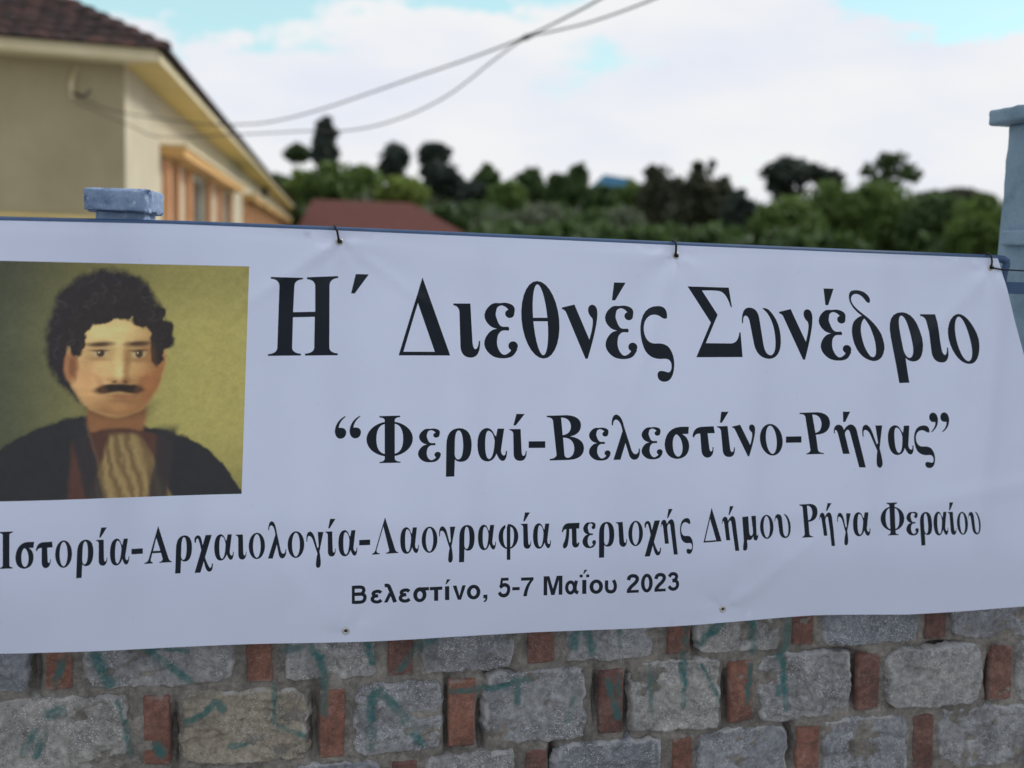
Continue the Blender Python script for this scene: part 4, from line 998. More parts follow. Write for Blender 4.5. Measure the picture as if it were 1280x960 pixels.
# ------------------------------------------------------------------ pillars
def rough_box(name, mat, parent, u0, u1, z0, z1, o0, o1, amp=0.002, seed=0, step=0.01, chip=0.0, rnd=0.008):
    """box with a worn, slightly uneven skin; o0 back, o1 front"""
    bm = bmesh.new()
    bmesh.ops.create_cube(bm, size=1.0)
    L = (u1-u0, o1-o0, z1-z0)
    for v in bm.verts: v.co = Vector(((v.co.x)*L[0], (v.co.y)*L[1], (v.co.z)*L[2]))
    bmesh.ops.bevel(bm, geom=list(bm.edges), offset=rnd, segments=3, profile=0.6, affect='EDGES')
    for ax in range(3):
        n = int(L[ax]/step)
        for i in range(1, min(n, 60)):
            c = -L[ax]/2+L[ax]*i/min(n, 60)
            no = Vector((0, 0, 0)); no[ax] = 1; co = Vector((0, 0, 0)); co[ax] = c
            bmesh.ops.bisect_plane(bm, geom=bm.verts[:]+bm.edges[:]+bm.faces[:], plane_co=co, plane_no=no)
    bm.normal_update()
    P_ = np.array([v.co for v in bm.verts]); N_ = np.array([v.normal for v in bm.verts])
    d = amp*fbm(P_[:, 0]*22, P_[:, 1]*22, P_[:, 2]*22, seed, 4)
    if chip:
        k = fbm(P_[:, 0]*35+3, P_[:, 1]*35, P_[:, 2]*35, seed+5, 3)
        r = np.stack([np.abs(P_[:, i])/(L[i]/2) for i in range(3)], -1); r.sort(axis=1)
        edge = sm(0.80, 1.0, r[:, 1])
        d = d - chip*np.maximum(k+0.1, 0)*edge
    P_ = P_+N_*d[:, None]
    uc, oc, zc = (u0+u1)/2, (o0+o1)/2, (z0+z1)/2
    for v, p in zip(bm.verts, P_): v.co = W(uc+p[0], zc+p[2], oc-p[1])
    bmesh.ops.recalc_face_normals(bm, faces=bm.faces)
    me = bpy.data.meshes.new(name); bm.to_mesh(me); bm.free(); me.materials.append(mat)
    me.polygons.foreach_set('use_smooth', [True]*len(me.polygons))
    return link(name, me, parent)
# small pillar at the left: cap and neck show above the banner
FO = -0.034
a = on_plane(102.5, 250, FO+0.018); b = on_plane(188, 250, FO+0.018); zt_ = on_plane(145, 234.5, FO+0.018)[1]; zb_ = on_plane(145, 265, FO+0.018)[1]
na = on_plane(119, 275, FO); nb = on_plane(181, 275, FO)
lp = thing('pillar', 'small bright blue chipped concrete pillar with a flat cap at the left of the banner', 'pillar', W((na[0]+nb[0])/2, WALL_TOP-0.03, FO-0.08))
cap = rough_box('cap', M['blue_plaster'], lp, a[0], b[0], zb_, zt_, FO+0.018-0.25, FO+0.018, 0.0045, 3, 0.004, 0.030, 0.004)
rough_box('shaft', M['blue_plaster'], lp, na[0], nb[0], WALL_TOP-0.03, zb_+0.002, FO-0.19, FO, 0.002, 4, 0.012, 0.004, 0.006)
# big pillar at the right: only its left flank is in view
ub = on_plane(1352, 334, -0.03)[0]
lo_, hi_ = -1.5, 0.0
for _ in range(40):
    mid_ = (lo_+hi_)/2
    if on_plane(1244, 330, mid_)[0] > ub: hi_, lo_ = hi_, mid_
    else: hi_ = mid_
BK = (lo_+hi_)/2
zcb = on_plane(1262, 157, BK)[1]; zct = on_plane(1250, 136, BK)[1]
print('BK', BK, ub)
bp = thing('gate_pillar', 'tall grey blue painted pillar with a flat projecting cap at the right end of the banner', 'pillar', W(ub+0.3, 0, -0.2))
rough_box('shaft', M['grey_blue_plaster'], bp, ub, ub+0.6, 0.0, zcb+0.002, BK, -0.03, 0.003, 8, 0.02, 0.003, 0.012)
rough_box('cap', M['grey_blue_plaster'], bp, ub-0.04, ub+0.64, zcb, zct, BK-0.04, 0.01, 0.003, 9, 0.02, 0.006, 0.012)
zl0 = on_plane(1262, 307, BK+0.05)[1]; zl1 = on_plane(1262, 288, BK+0.05)[1]
rough_box('ledge', M['grey_blue_plaster'], bp, ub-0.02, ub+0.02, zl0, zl1, BK+0.035, -0.035, 0.002, 10, 0.02, 0.003, 0.007)

# ------------------------------------------------------------------ school building
EAVE = 1.6 + 225 * 15.0 / F
e_c = pix_height(197, 76, EAVE)                       # corner of the eave (lower edge of fascia)
e_l = pix_height(0, 60, EAVE)
LD = Vector((e_l.x-e_c.x, e_l.y-e_c.y, 0)).normalized()        # along the front eave, to the left
_d = pix_dir(413, horizon(413)); RD = Vector((_d.x, _d.y, 0)).normalized()   # along the long side, away
E0 = Vector((e_c.x, e_c.y, 0))
OVH = 0.55
def hv(v, z): return Vector((v.x, v.y, z))
# outward normals
NF = Vector((LD.y, -LD.x, 0)); NF = NF if NF.dot(Vector((0, -1, 0))) > 0 else -NF
NR = Vector((RD.y, -RD.x, 0)); NR = NR if NR.x > 0 else -NR
# wall corner: inside the overhang on both sides
det = NF.x*NR.y-NF.y*NR.x
rhs = (E0.dot(NF)-OVH, E0.dot(NR)-OVH)
W0 = Vector(((rhs[0]*NR.y-NF.y*rhs[1])/det, (NF.x*rhs[1]-rhs[0]*NR.x)/det, 0))
LEN_R, LEN_F = 104.0, 9.0
school = thing('school_building', 'cream single storey school building with yellow soffit and dark tiled hip roof', 'building', (W0.x, W0.y, 0))
mb = MB(); mb.prism([hv(W0, 0), hv(W0+LD*LEN_F, 0), hv(W0+LD*LEN_F, EAVE), hv(W0, EAVE)], -NF*0.25); mb.build('front_wall', M['cream_shaded'], school)
def facade_t(px, py=230):
    d = pix_dir(px, py); t = (W0-EYE).dot(NR)/d.dot(NR); p = EYE+d*t
    return (Vector((p.x, p.y, 0))-W0).dot(RD), p.z
# long side wall: piers between window openings
c_z = facade_t(206, 197)[1]
ZSILL, ZHEAD = 1.05, c_z-0.04
wins = []
for x0, x1 in ((207, 217), (233, 258), (268, 287)): wins.append((facade_t(x0)[0], facade_t(x1)[0]))
wins = [(facade_t(205.5)[0], facade_t(215)[0]), (facade_t(233)[0], facade_t(257)[0]), (facade_t(272)[0], facade_t(285)[0])]
g2 = facade_t(304)[0]
wins += [(g2, g2+1.1), (g2+1.9, g2+3.0), (g2+3.8, g2+4.9)]
groups = [g2]
while groups[-1] + 13.5 < LEN_R:
    g3 = groups[-1] + 7.2; groups.append(g3)
    wins += [(g3, g3+1.1), (g3+1.9, g3+3.0), (g3+3.8, g3+4.9)]
t = 0.0
mbw = MB()
for a, b in wins:
    mbw.box(hv(W0+RD*t, 0), RD*(a-t), -NR*0.25, (0, 0, EAVE)); t = b
    mbw.box(hv(W0+RD*a, 0), RD*(b-a), -NR*0.25, (0, 0, ZSILL)); mbw.box(hv(W0+RD*a, ZHEAD), RD*(b-a), -NR*0.25, (0, 0, EAVE-ZHEAD))
mbw.box(hv(W0+RD*t, 0), RD*(LEN_R-t), -NR*0.25, (0, 0, EAVE))
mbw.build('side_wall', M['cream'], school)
mb = MB(); mb.box(hv(W0+LD*LEN_F, 0), RD*LEN_R, NF*-0.0+LD*0.25, (0, 0, EAVE)); mb.box(hv(W0+RD*LEN_R, 0), LD*LEN_F, -RD*0.25, (0, 0, EAVE)); mb.build('rear_walls', M['cream'], school)
for i, (a, b) in enumerate(wins):
    fr = MB(); wv = 0.07
    o0 = W0+RD*a-NR*0.16
    fr.box(hv(o0, ZSILL), RD*wv, NR*0.06, (0, 0, ZHEAD-ZSILL)); fr.box(hv(o0+RD*(b-a-wv), ZSILL), RD*wv, NR*0.06, (0, 0, ZHEAD-ZSILL))
    fr.box(hv(o0+RD*wv, ZHEAD-wv), RD*(b-a-2*wv), NR*0.06, (0, 0, wv)); fr.box(hv(o0+RD*wv, ZSILL), RD*(b-a-2*wv), NR*0.06, (0, 0, wv))
    fr.box(hv(o0+RD*((b-a)/2-0.025), ZSILL+wv), RD*0.05, NR*0.055, (0, 0, ZHEAD-ZSILL-2*wv))
    f = fr.build('window', M['white_frame'], school)
    p = MB(); p.box(hv(o0+RD*wv*0.5+NR*0.02, ZSILL+wv*0.5), RD*(b-a-wv), NR*0.012, (0, 0, ZHEAD-ZSILL-wv)); pn = p.build('pane', M['glass'], f)
    # peach reveals standing proud beside each window
    for q_ in (a-0.26, b+0.04):
        r = MB(); r.box(hv(W0+RD*q_+NR*0.003, ZSILL-0.15), RD*0.22, NR*0.13, (0, 0, ZHEAD-ZSILL+0.15)); r.build('window_jamb', M['peach'], school)
# cornices over each window group
for k, (a, b) in enumerate([(wins[0][0]-0.45, wins[2][1]+0.5)] + [(g-0.35, g+5.3) for g in groups]):
    c = MB(); c.box(hv(W0+RD*a+NR*0.003, c_z), RD*(b-a), NR*0.42, (0, 0, 0.17)); f = c.build('window_cornice', M['ochre'], school)
    c = MB(); c.box(hv(W0+RD*(a-0.03)+NR*0.003, c_z+0.172), RD*(b-a+0.06), NR*0.47, (0, 0, 0.05)); c.build('cornice_lip', M['trim_cream'], f)
# soffit, fascia
HT = 0.17
def eave_pt(s, tt, off): return E0+LD*s+RD*tt
mb = MB()
fr_end = E0+LD*(LEN_F+1.2); rr_end = E0+RD*(LEN_R+1.1)
w_l = W0+LD*(LEN_F+1.0); w_r = W0+RD*(LEN_R+0.8)
mb.prism([hv(E0, EAVE-0.002), hv(fr_end, EAVE-0.002), hv(w_l-NF*0.3, EAVE-0.002), hv(W0-NF*0.3-NR*0.3, EAVE-0.002)], (0, 0, 0.03)); mb.build('front_soffit', M['trim_cream'], school)
mb = MB(); mb.prism([hv(E0, EAVE-0.0025), hv(W0-NF*0.3-NR*0.3, EAVE-0.0025), hv(w_r-NR*0.3, EAVE-0.0025), hv(rr_end, EAVE-0.0025)], (0, 0, 0.03)); mb.build('side_soffit', M['cream_yellow'], school)
mb = MB(); mb.box(hv(E0+NF*0.003, EAVE-0.01), LD*(LEN_F+1.2), NF*0.03, (0, 0, HT)); mb.build('front_fascia', M['trim_cream'], school)
mb = MB(); mb.box(hv(E0+NR*0.004, EAVE-0.01), RD*(LEN_R+1.1), NR*0.03, (0, 0, HT*0.8)); mb.build('side_fascia', M['trim_cream'], school)
mb = MB(); zz = 1.6+24*14.6/F; mb.box(hv(W0+NF*0.003, zz), LD*LEN_F, NF*0.06, (0, 0, 0.06)); mb.build('dado_moulding', M['cream_yellow'], school)
# lamp under the soffit and bracket with cable
lamp_p = pix_height(326, 236, EAVE-0.12)
lb = lamp_p-RD*0.4-NR*0.1
mb = MB(); mb.box(lb+Vector((0, 0, -0.30)), RD*1.0, NR*0.42, (0, 0, 0.34)); lo = mb.build('floodlight', M['dark'], None, bevel=0.03)
tag(lo, 'dark floodlight box fixed under the yellow eave of the long side of the school', 'lamp')
# roof planes
PITCH_R = math.tan(rad(27))
ZR = EAVE+HT-0.02
half_w = (LEN_F+1.6)/2
LDp, RDp = LD, RD
ridge0 = E0+LD*half_w+RD*half_w; ridge_z = ZR+half_w*PITCH_R
ridge1 = ridge0+RD*(LEN_R-2*half_w+1)
EOUT = E0+(NF+NR)*0.06
mb = MB()
A_, B_, R0_ = hv(EOUT, ZR), hv(EOUT+LD*(LEN_F+1.6), ZR), hv(ridge0, ridge_z)
mb.poly([A_, B_, R0_]); rf = mb.build('front_roof_slope', M['tile'], school)
mb = MB()
C_ = hv(EOUT+RD*(LEN_R+1.5), ZR); R1_ = hv(ridge1, ridge_z)
mb.poly([C_, A_, R0_, R1_]); mb.poly([hv(EOUT+LD*(LEN_F+1.6)+RD*(LEN_R+1.5), ZR), B_, R0_, R1_][::-1]); mb.poly([C_, R1_, hv(EOUT+LD*(LEN_F+1.6)+RD*(LEN_R+1.5), ZR)])
mb.build('side_roof_slope', M['tile'], school)
# clay tiles on the front slope, one by one near the hip, the rest joined
def tile_verts(nseg=6, w=0.27, l=0.38):
    vs, fs = [], []
    for j, y in enumerate((0.0, l)):
        for i in range(nseg+1):
            a = i/nseg; x = (a-0.5)*w
            z = 0.022*math.sin(a*math.pi)**0.8 + (0.055 if j == 0 else 0.0)
            vs.append((x, y, z))
    for i in range(nseg): fs.append((i, i+1, nseg+2+i, nseg+1+i))
    b = len(vs)                                     # front lip gives the tile its thickness
    for i in range(nseg+1): vs.append((vs[i][0], 0.0, vs[i][2]-0.05))
    for i in range(nseg): fs.append((b+i, b+i+1, i+1, i))
    return vs, fs
tv, tf = tile_verts()
up_slope = (R0_-A_); xa = LD; nrm_r = (B_-A_).cross(R0_-A_).normalized()
if nrm_r.z < 0: nrm_r = -nrm_r
ya = nrm_r.cross(xa).normalized()
if ya.z < 0: ya = -ya
rot = Matrix((xa, ya, nrm_r)).transposed()
tme = bpy.data.meshes.new('roof_tile'); tme.from_pydata(tv, [], tf); tme.materials.append(M['tile'])
tme.polygons.foreach_set('use_smooth', [True]*len(tme.polygons))
edge_l = (R0_-A_); cnt = 0; stuff = MB()
Lx, Ly = (R0_-A_).dot(xa), (R0_-A_).dot(ya); Bx = (B_-A_).dot(xa)
rows = int(Ly/0.33)
cand = []
for r in range(rows):
    y = r*0.33-0.05; x0 = Lx*(max(y, 0)/Ly); x1 = Bx-(Bx-Lx)*(max(y, 0)/Ly)
    x = x0+0.10
    while x < x1: cand.append((x-x0+y*0.6, x, y)); x += 0.26
cand.sort()
for i, (_, x, y) in enumerate(cand):
    p = A_+xa*x+ya*y+nrm_r*(0.01+random.uniform(0, 0.008))
    if i < 290:
        o = bpy.data.objects.new('roof_tile', tme); C.objects.link(o); o.parent = school
        o.matrix_local = Matrix.Translation(p-school.location) @ (rot @ Matrix.Rotation(random.uniform(-.03, .03), 3, 'Z')).to_4x4()
    else:
        b = len(stuff.v); stuff.v += [p+rot @ Vector(v) for v in tv]; stuff.f += [tuple(b+k for k in f) for f in tf]
o = mesh('tile_field', stuff.v, stuff.f, M['tile'], school); o['kind'] = 'stuff'
# verge row of tile ends along the long eave, as one row of overlapping tiles
xa2 = RD; nr2 = (R0_-A_).cross(C_-A_).normalized(); nr2 = nr2 if nr2.z > 0 else -nr2
ya2 = nr2.cross(xa2).normalized(); ya2 = ya2 if ya2.z > 0 else -ya2
rot2 = Matrix((xa2, ya2, nr2)).transposed()
st2 = MB(); L2 = (C_-A_).length
for r in range(3):
    x = 0.2+r*0.33
    while x < L2:
        p = A_+xa2*x+ya2*(r*0.33-0.06)+nr2*0.012
        b = len(st2.v); st2.v += [p+rot2 @ Vector(v) for v in tv]; st2.f += [tuple(b+k for k in f) for f in tf]; x += 0.26
o = mesh('eave_tile_row', st2.v, st2.f, M['tile'], school); o['kind'] = 'stuff'
# hip capping tiles
hd = (R0_-A_); hl = hd.length; hd.normalize()
n = int(hl/0.36)
sx = hd.cross(Vector((0, 0, 1))).normalized(); sz = sx.cross(hd).normalized()
hv_, hf_ = [], []
for j, (y, rr) in enumerate(((0, 0.135), (0.42, 0.105))):
    for i in range(9):
        a = math.pi*i/8; hv_.append((rr*math.cos(a), y, rr*math.sin(a)*0.9+(0.03 if j == 0 else 0)))
for i in range(8): hf_.append((i, i+1, 10+i, 9+i))
hf_.append(tuple(range(9)))
hme = bpy.data.meshes.new('hip_tile'); hme.from_pydata(hv_, [], hf_); hme.materials.append(M['tile'])
roth = Matrix((sx, hd, sz)).transposed()
for i in range(n):
    o = bpy.data.objects.new('hip_tile', hme); C.objects.link(o); o.parent = school
    o.matrix_local = Matrix.Translation(A_+hd*(i*0.36-0.05)-school.location+Vector((0, 0, 0.0))) @ roth.to_4x4()

# overhead cables
def cable(name, pts, r, label, parent=None):
    q = [p for p in pts]
    cp = catmull([(p.x, p.y, p.z) for p in q], 8)
    mb = MB(); mb.tube([Vector(tuple(c)) for c in cp], r, 6)
    o = mb.build(name, M['dark'], parent, True)
    if label: tag(o, label, 'cable')
    return o
def CP(*l): return [pix_depth(x, y, z) for x, y, z in l]
zf = (pix_height(92, 118, EAVE-0.5)-EYE).length
fd = pix_dir(92, 118); tt = (W0-EYE).dot(NF)/fd.dot(NF); zf = tt*F
cable('overhead_cable', CP((92, 118, zf-0.1), (140, 138, zf-0.25), (235, 153, 12.8), (300, 155.5, 12.2), (345, 151, 11.8), (400, 137, 11.2), (460, 117, 10.6), (520, 96, 10.0), (590, 72, 9.3), (657, 46, 8.6), (705, 23, 8.1), (748, 0, 7.6), (830, -48, 6.8), (1000, -160, 5.4)), 0.0085, 'grey service cable running from the school wall bracket up across the sky')
cable('overhead_cable', CP((95, 128, zf-0.1), (165, 158, zf-0.3), (200, 171, 13.0), (300, 168, 12.4), (380, 164, 11.7), (440, 162.5, 11.0), (500, 148, 10.4), (560, 119, 9.8), (620, 73, 9.1), (657, 48, 8.6), (692, 39, 8.3), (740, 27, 7.9), (812, 1, 7.3), (900, -38, 6.6), (1080, -130, 5.5)), 0.0075, 'slack lower cable that sags below the other and meets it at the clamp')
mb = MB(); mb.tube([pix_depth(652, 49, 8.6), pix_depth(658, 46.5, 8.6), pix_depth(668, 42.5, 8.6)], [0.016, 0.024, 0.014], 8)
tag(mb.build('cable_clamp', M['dark'], None, True), 'small dark clamp joining the two overhead cables where they cross', 'clamp')
bkt = pix_depth(92, 105, zf)
mb = MB(); mb.tube([pix_depth(95, 85, zf)+NF*0.02, pix_depth(89, 104, zf-0.1), pix_depth(90, 122, zf-0.12)], 0.028, 8); o = mb.build('cable_bracket', M['trim_cream'], school, True)
mb = MB(); mb.tube([pix_depth(90, 116, zf-0.13), pix_depth(106, 121, zf-0.13), pix_depth(113, 113, zf-0.13)], 0.02, 8); mb.build('insulator', M['dark'], o, True)

# ------------------------------------------------------------------ house with red roof behind
def house(name, label, ctr, wid, dep, wall_h, roof_h, ang, mw, mr, hip=1.0, hip_l=1.0):
    r = thing(name, label, 'house', (ctr.x, ctr.y, ctr.z))
    X_, Y_ = Vector((math.cos(ang), math.sin(ang), 0)), Vector((-math.sin(ang), math.cos(ang), 0))
    o = ctr-X_*wid/2-Y_*dep/2
    mb = MB(); mb.box(o, X_*wid, Y_*dep, (0, 0, wall_h)); w = mb.build('wall', mw, r)
    a = o-X_*0.5-Y_*0.5+Vector((0, 0, wall_h)); b = a+X_*(wid+1); c = b+Y_*(dep+1); d = a+Y_*(dep+1)
    m0 = a+X_*((wid+1)*0.5*0.62)*hip_l+Y_*(dep+1)/2+Vector((0, 0, roof_h)); m1 = b-X_*((wid+1)*0.5*0.62)*hip+Y_*(dep+1)/2+Vector((0, 0, roof_h))
    mb = MB(); dz = Vector((0, 0, 0.12)); mb.box(a, b-a, d-a, dz); a, b, c, d = a+dz, b+dz, c+dz, d+dz
    mb.poly([a, b, m1, m0]); mb.poly([b, c, m1]); mb.poly([c, d, m0, m1]); mb.poly([d, a, m0]); mb.build('roof', mr, r)
    # courses of tiles as real steps
    st = MB()
    for k in range(14):
        t = k/14
        p, q_ = a.lerp(m0, t), b.lerp(m1, t); st.tube([p, q_], 0.05, 5)
        p, q_ = b.lerp(m1, t), c.lerp(m1, t); st.tube([p, q_], 0.05, 5)
    st.build('tile_courses', mr, r)['kind'] = 'stuff'
    for k in range(3):
        p = o+X_*wid*(0.15+0.28*k)-Y_*0.02+Vector((0, 0, wall_h*0.35))
        mb = MB(); mb.box(p, X_*1.1, -Y_*0.05, (0, 0, 1.1)); f = mb.build('window', M['white_frame'], r)
        mb = MB(); mb.box(p+X_*0.08-Y_*0.052+Vector((0, 0, 0.08)), X_*0.94, -Y_*0.01, (0, 0, 0.94)); mb.build('pane', M['glass'], f)
    return r
hz = 60.0
l_, r_ = pix_depth(372, 290, hz), pix_depth(582, 290, hz)
top = pix_depth(450, 250, hz+3).z; eav = pix_depth(500, 291, hz-3).z
hc = (l_+r_)/2; 
house('house', 'low cream house with a plain dull red tiled roof behind the school', Vector((hc.x, hc.y+3, 0)), (r_-l_).length-1.0, 7.0, eav-0.10, top-eav+0.0, 0.05, M['cream'], M['far_tile'], 1.15, 0.10)
bz = 150.0
bc = pix_depth(766, 236, bz); g_ = float(terrain(bc.x, bc.y))
w3 = 52*bz/F
r = thing('shed', 'distant shed with a light blue sheet roof showing between the hillside trees', 'shed', (bc.x, bc.y, g_))
mb = MB(); mb.box((bc.x-w3/2, bc.y, g_), (w3, 0, 0), (0, 8, 0), (0, 0, max(1, bc.z-g_))); mb.build('wall', M['white_frame'], r)
zt2 = pix_depth(766, 219, bz).z
mb = MB(); mb.prism([(bc.x-w3/2-0.4, bc.y-0.5, bc.z), (bc.x+w3/2+0.4, bc.y-0.5, bc.z-0.25), (bc.x+w3/2-1.0, bc.y-0.5, zt2-0.4), (bc.x-w3/2+1.6, bc.y-0.5, zt2)], (0, 9, 0)); mb.build('roof', M['blue_roof'], r)

# ------------------------------------------------------------------ trees
def crown_mesh(blobs, n, size, seed, flat_=0.75):
    """leaf sized faces spread through clumps; blobs = [(centre, (rx, ry, rz))]"""
    rg = np.random.default_rng(seed)
    vol = np.array([b[1][0]*b[1][2] for b in blobs]); vol = vol/vol.sum()
    V, T_ = [], []
    for (c, rr), share in zip(blobs, vol):
        m = max(40, int(n*share)); k = max(9, int(m/38))
        d = rg.normal(size=(k, 3)); d /= np.linalg.norm(d, axis=1)[:, None]
        rad_ = rg.uniform(0.35, 0.92, k)**0.6
        cc = d*rad_[:, None]*0.80
        cr_ = rg.uniform(0.22, 0.44, k)
        ct = rg.uniform(0.0, 1.0, k)*0.55+0.25
        who = rg.integers(0, k, m)
        e = rg.normal(size=(m, 3)); e /= np.linalg.norm(e, axis=1)[:, None]
        p = cc[who]+e*(cr_[who]*rg.uniform(0.3, 1.0, m)**0.5)[:, None]
        p = np.array([c.x, c.y, c.z])+p*np.array(rr)
        a = rg.normal(size=(m, 3)); a /= np.linalg.norm(a, axis=1)[:, None]
        b = np.cross(a, rg.normal(size=(m, 3))); b /= np.linalg.norm(b, axis=1)[:, None]
        s = size*rg.uniform(0.6, 1.3, m)[:, None]
        q = np.stack([p-a*s, p-b*s*0.5, p+a*s, p+b*s*0.5], 1)
        V.append(q.reshape(-1, 3)); T_.append(np.repeat(np.clip(ct[who]+rg.uniform(-.25, .25, m), 0, 1), 4))
    return np.concatenate(V), np.concatenate(T_)
def put_crown(name, blobs, n, size, mat, parent, seed):
    V, tt_ = crown_mesh(blobs, n, size, seed)
    me = bpy.data.meshes.new(name); nq = len(V)//4
    me.vertices.add(len(V)); me.vertices.foreach_set('co', V.astype(np.float32).ravel())
    me.loops.add(len(V)); me.loops.foreach_set('vertex_index', np.arange(len(V)))
    me.polygons.add(nq); me.polygons.foreach_set('loop_start', np.arange(nq)*4)
    me.update(calc_edges=True); me.materials.append(M[mat]); set_attr(me, 'tint', tt_)
    return link(name, me, parent)
TS = [100]
def tree(label, px, ytop, ybase_crown, wpx, z, mat, blobs=None, n=3400, leaf=None, cat='tree', name='tree', trunk=True, group='trees on the slope beyond the school'):
    """blobs in crown units: (x offset px, y px, rx px, ry px)"""
    TS[0] += 1; sd = TS[0]; rg = random.Random(sd)
    base = pix_depth(px, (ytop+ybase_crown)/2, z); g = float(terrain(base.x, base.y))-0.05
    r = thing(name, label, cat, (base.x, base.y, g), group)
    s = z/F
    if blobs is None:
        h = ybase_crown-ytop
        blobs = [(0, ytop+h*0.45, wpx*0.42, h*0.45), (-wpx*0.24, ytop+h*0.60, wpx*0.27, h*0.34), (wpx*0.25, ytop+h*0.58, wpx*0.26, h*0.36), (rg.uniform(-.1, .1)*wpx, ytop+h*0.22, wpx*0.24, h*0.22)]
    bl = [(pix_depth(px+dx, y, z+rg.uniform(-.2, .2)*rx*s), (rx*s*1.1, rx*s*1.1, ry*s*1.06)) for dx, y, rx, ry in blobs]
    put_crown('crown', bl, n, leaf or max(0.10, 4.2*s), mat, r, sd)
    if trunk:
        cz = pix_depth(px, ybase_crown, z).z; ct = bl[0][0]
        rt = max(0.10, wpx*s*0.035)
        b0 = Vector((base.x, base.y, g)); mid = Vector((base.x+rg.uniform(-.2, .2), base.y, (g+ct.z)/2))
        mb = MB(); mb.tube([b0, mid, ct], [rt*1.25, rt, rt*0.5], 8)
        for c, _ in bl[1:]:
            mb.tube([mid.lerp(ct, 0.2), (mid+c)/2+Vector((0, 0, 0.1)), c], [rt*0.5, rt*0.35, rt*0.15], 6)
        mb.build('trunk', M['bark'], r, True)
    return r
tree('small airy round tree left of the tall dark cypress', 373, 178, 206, 38, 95, 'leaf_mid', [(-2, 190, 16, 11), (8, 195, 12, 9), (-9, 197, 11, 8)], 1500, 0.24)
tree('tall dark cypress shaped tree above the red roofed house', 407, 144, 208, 40, 90, 'leaf_dark', [(0, 190, 19, 24), (-1, 168, 14, 18), (1, 156, 8, 12)], 2600)
tree('low light green tree under the tall cypress', 415, 205, 255, 90, 80, 'leaf_green')
tree('round dark pine on a thin trunk right of the cypress', 492, 179, 222, 42, 100, 'leaf_dark', [(0, 200, 20, 20), (-7, 213, 13, 12), (8, 192, 11, 11)], 2400)
tree('dark ball crowned pine, the upper of the stacked pair', 542, 177, 208, 44, 105, 'leaf_dark', [(-6, 192, 15, 14), (9, 193, 14, 13), (0, 187, 14, 10)], 2400)
tree('broad dark tree below the ball crowned pine', 551, 200, 255, 62, 98, 'leaf_dark', [(0, 226, 26, 24), (-14, 220, 16, 17), (17, 235, 15, 18)], 3000)
tree('yellow green bush in front of the dark pines', 500, 218, 262, 70, 70, 'leaf_bright', cat='tree')
tree('yellow green low tree left of the dark pines', 452, 206, 258, 64, 84, 'leaf_green')
tree('pale green leafy tree between cypress and school eave', 382, 212, 262, 60, 86, 'leaf_bright')
tree('thin grey green tree right of the dark pair', 608, 205, 240, 34, 110, 'leaf_mid', n=900)
tree('dark green tree behind the thin grey green one', 594, 226, 270, 54, 96, 'leaf_dark')
tree('mid green tree with a pointed top left of centre', 662, 208, 262, 42, 108, 'leaf_mid')
tree('rounded olive green tree left of the pointed one', 634, 226, 272, 56, 92, 'leaf_green')
tree('narrow green tree just right of the pointed tree', 697, 214, 262, 34, 104, 'leaf_mid')
tree('spiky dark green tree left of the blue roofed shed', 724, 205, 262, 34, 100, 'leaf_mid', [(0, 220, 13, 15), (-4, 238, 16, 18), (3, 211, 6, 7)])
tree('low green tree in front of the blue roofed shed', 752, 232, 276, 56, 95, 'leaf_mid')
tree('green tree right below the blue roofed shed', 792, 226, 280, 46, 90, 'leaf_green')
tree('dark brown green pine left of the peaked one', 828, 209, 300, 66, 72, 'leaf_pine', [(0, 232, 28, 22), (-10, 258, 28, 28), (16, 262, 26, 30), (-6, 217, 16, 10)], 3600)
tree('tall dark peaked pine in the middle right', 880, 194, 304, 84, 66, 'leaf_pine', [(0, 214, 15, 17), (-6, 238, 28, 24), (10, 262, 34, 34), (22, 240, 18, 20), (-28, 272, 26, 28)], 4600)
tree('dark shadowy tree between the peaked pine and the bright bushes', 925, 238, 306, 56, 60, 'leaf_dark', n=3000)
tree('dark umbrella pine with sky under its crown', 988, 194, 252, 82, 85, 'leaf_dark', [(-6, 216, 32, 20), (18, 214, 24, 17), (-18, 236, 16, 16), (4, 238, 14, 14), (34, 218, 14, 12)], 3600)
tree('small dark pine at the right shoulder of the umbrella pine', 1036, 208, 240, 40, 88, 'leaf_dark', [(0, 222, 18, 12), (10, 230, 12, 9)], 1400)
tree('light airy tree with gaps in its crown above the green bushes', 1112, 187, 238, 84, 75, 'leaf_mid', [(0, 204, 22, 16), (-26, 212, 14, 9), (28, 220, 15, 14), (6, 222, 18, 12), (-14, 226, 14, 9)], 1500, 0.24)
tree('brownish tree on the ridge left of the big pillar', 1190, 236, 262, 110, 90, 'leaf_pine', n=2800)
bush = [('bright leafy bush at the left foot of the green thicket', 985, 246, 318, 100, 44, 'leaf_green'), ('large fresh green bush under the umbrella pine', 1040, 226, 320, 110, 46, 'leaf_green'), ('bushy green tree under the airy crowned one', 1105, 224, 322, 110, 45, 'leaf_green'),
        ('mid green tree right of the airy crowned one', 1165, 238, 326, 100, 43, 'leaf_mid'), ('green tree against the edge of the big pillar', 1225, 244, 330, 90, 40, 'leaf_green'), ('green tree half hidden behind the big pillar', 1290, 240, 336, 110, 42, 'leaf_mid')]
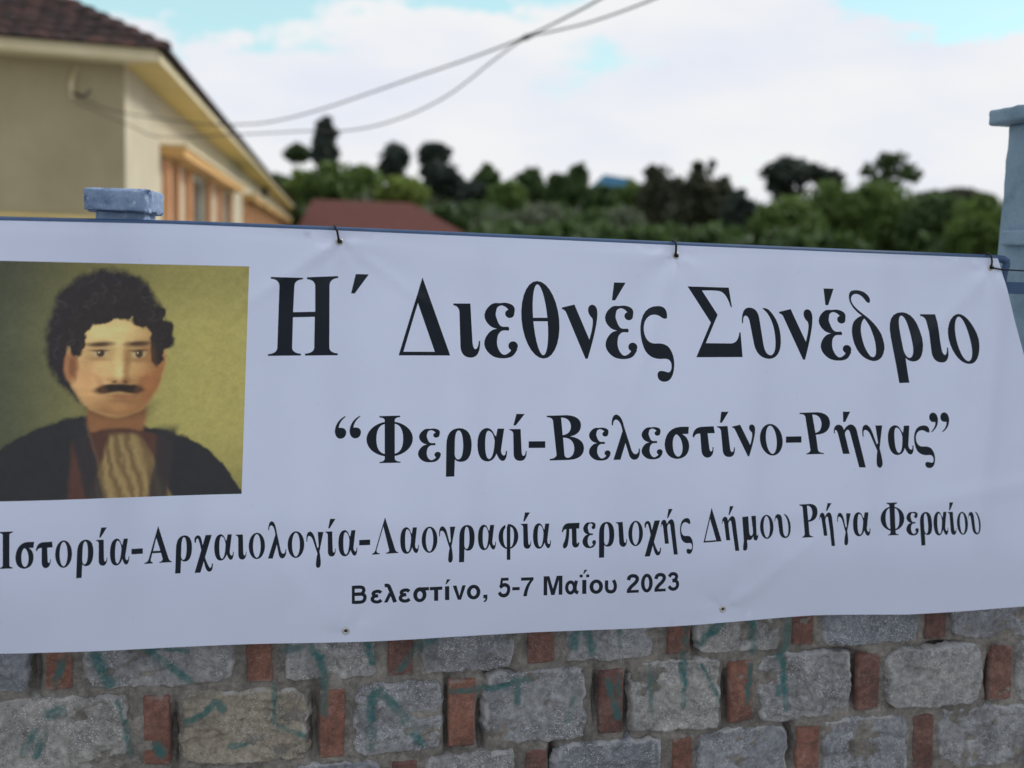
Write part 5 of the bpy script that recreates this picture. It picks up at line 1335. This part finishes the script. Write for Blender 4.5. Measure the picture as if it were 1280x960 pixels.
for b in bush: tree(*b, n=6500, group='green thicket at the right')
for (px, yt, w, m, lab) in [(560, 258, 70, 'leaf_olive', 'grey olive shrub just right of the red roof'), (618, 262, 66, 'leaf_olive', 'second grey olive shrub right of the red roof'), (676, 254, 74, 'leaf_olive', 'large pale olive shrub below the pointed tree'),
                        (736, 262, 64, 'leaf_mid', 'dark low shrub below the spiky tree'), (786, 260, 60, 'leaf_olive', 'grey olive shrub below the blue roofed shed'), (522, 250, 54, 'leaf_olive', 'small olive shrub above the end of the red roof'),
                        (842, 282, 56, 'leaf_bright', 'yellow green low shrub under the dark pines'), (464, 236, 60, 'leaf_olive', 'olive shrub rising above the red roof ridge')]:
    tree(lab, px, yt, yt+52, w, 82 if px < 600 else 55, m, n=1700, cat='shrub', name='shrub', group='shrubs in front of the wooded slope')
# the wood behind, one mass
rgn = random.Random(5); blobs = []
for k in range(70):
    x = 330+rgn.random()*960; zz_ = 120+rgn.random()*60
    yl = np.interp(x, [330, 420, 560, 650, 800, 930, 1060, 1300], [216, 226, 229, 228, 230, 250, 246, 246])
    c = pix_depth(x, yl+16+rgn.uniform(-2, 10), zz_); s = zz_/F
    blobs.append((c, (30*s, 30*s, rgn.uniform(12, 18)*s)))
for k in range(80):
    x = 350+rgn.random()*930; zz_ = 70+rgn.random()*30
    yl = np.interp(x, [330, 560, 800, 930, 1060, 1300], [266, 270, 276, 288, 288, 290])
    c = pix_depth(x, yl+rgn.uniform(0, 12), zz_); s = zz_/F
    blobs.append((c, (32*s, 32*s, 22*s)))
for k in range(60):
    x = 600+rgn.random()*780; zz_ = 39+rgn.random()*16
    yl = np.interp(x, [330, 560, 800, 930, 1060, 1300], [288, 292, 296, 300, 306, 314]); s = zz_/F
    blobs.append((pix_depth(x, yl+rgn.uniform(0, 10), zz_), (30*s, 30*s, 20*s)))
o = put_crown('woodland', blobs, 95000, 0.42, 'leaf_mid', None, 77)
o['kind'] = 'stuff'; o['label'] = 'distant mixed green wood covering the slope'
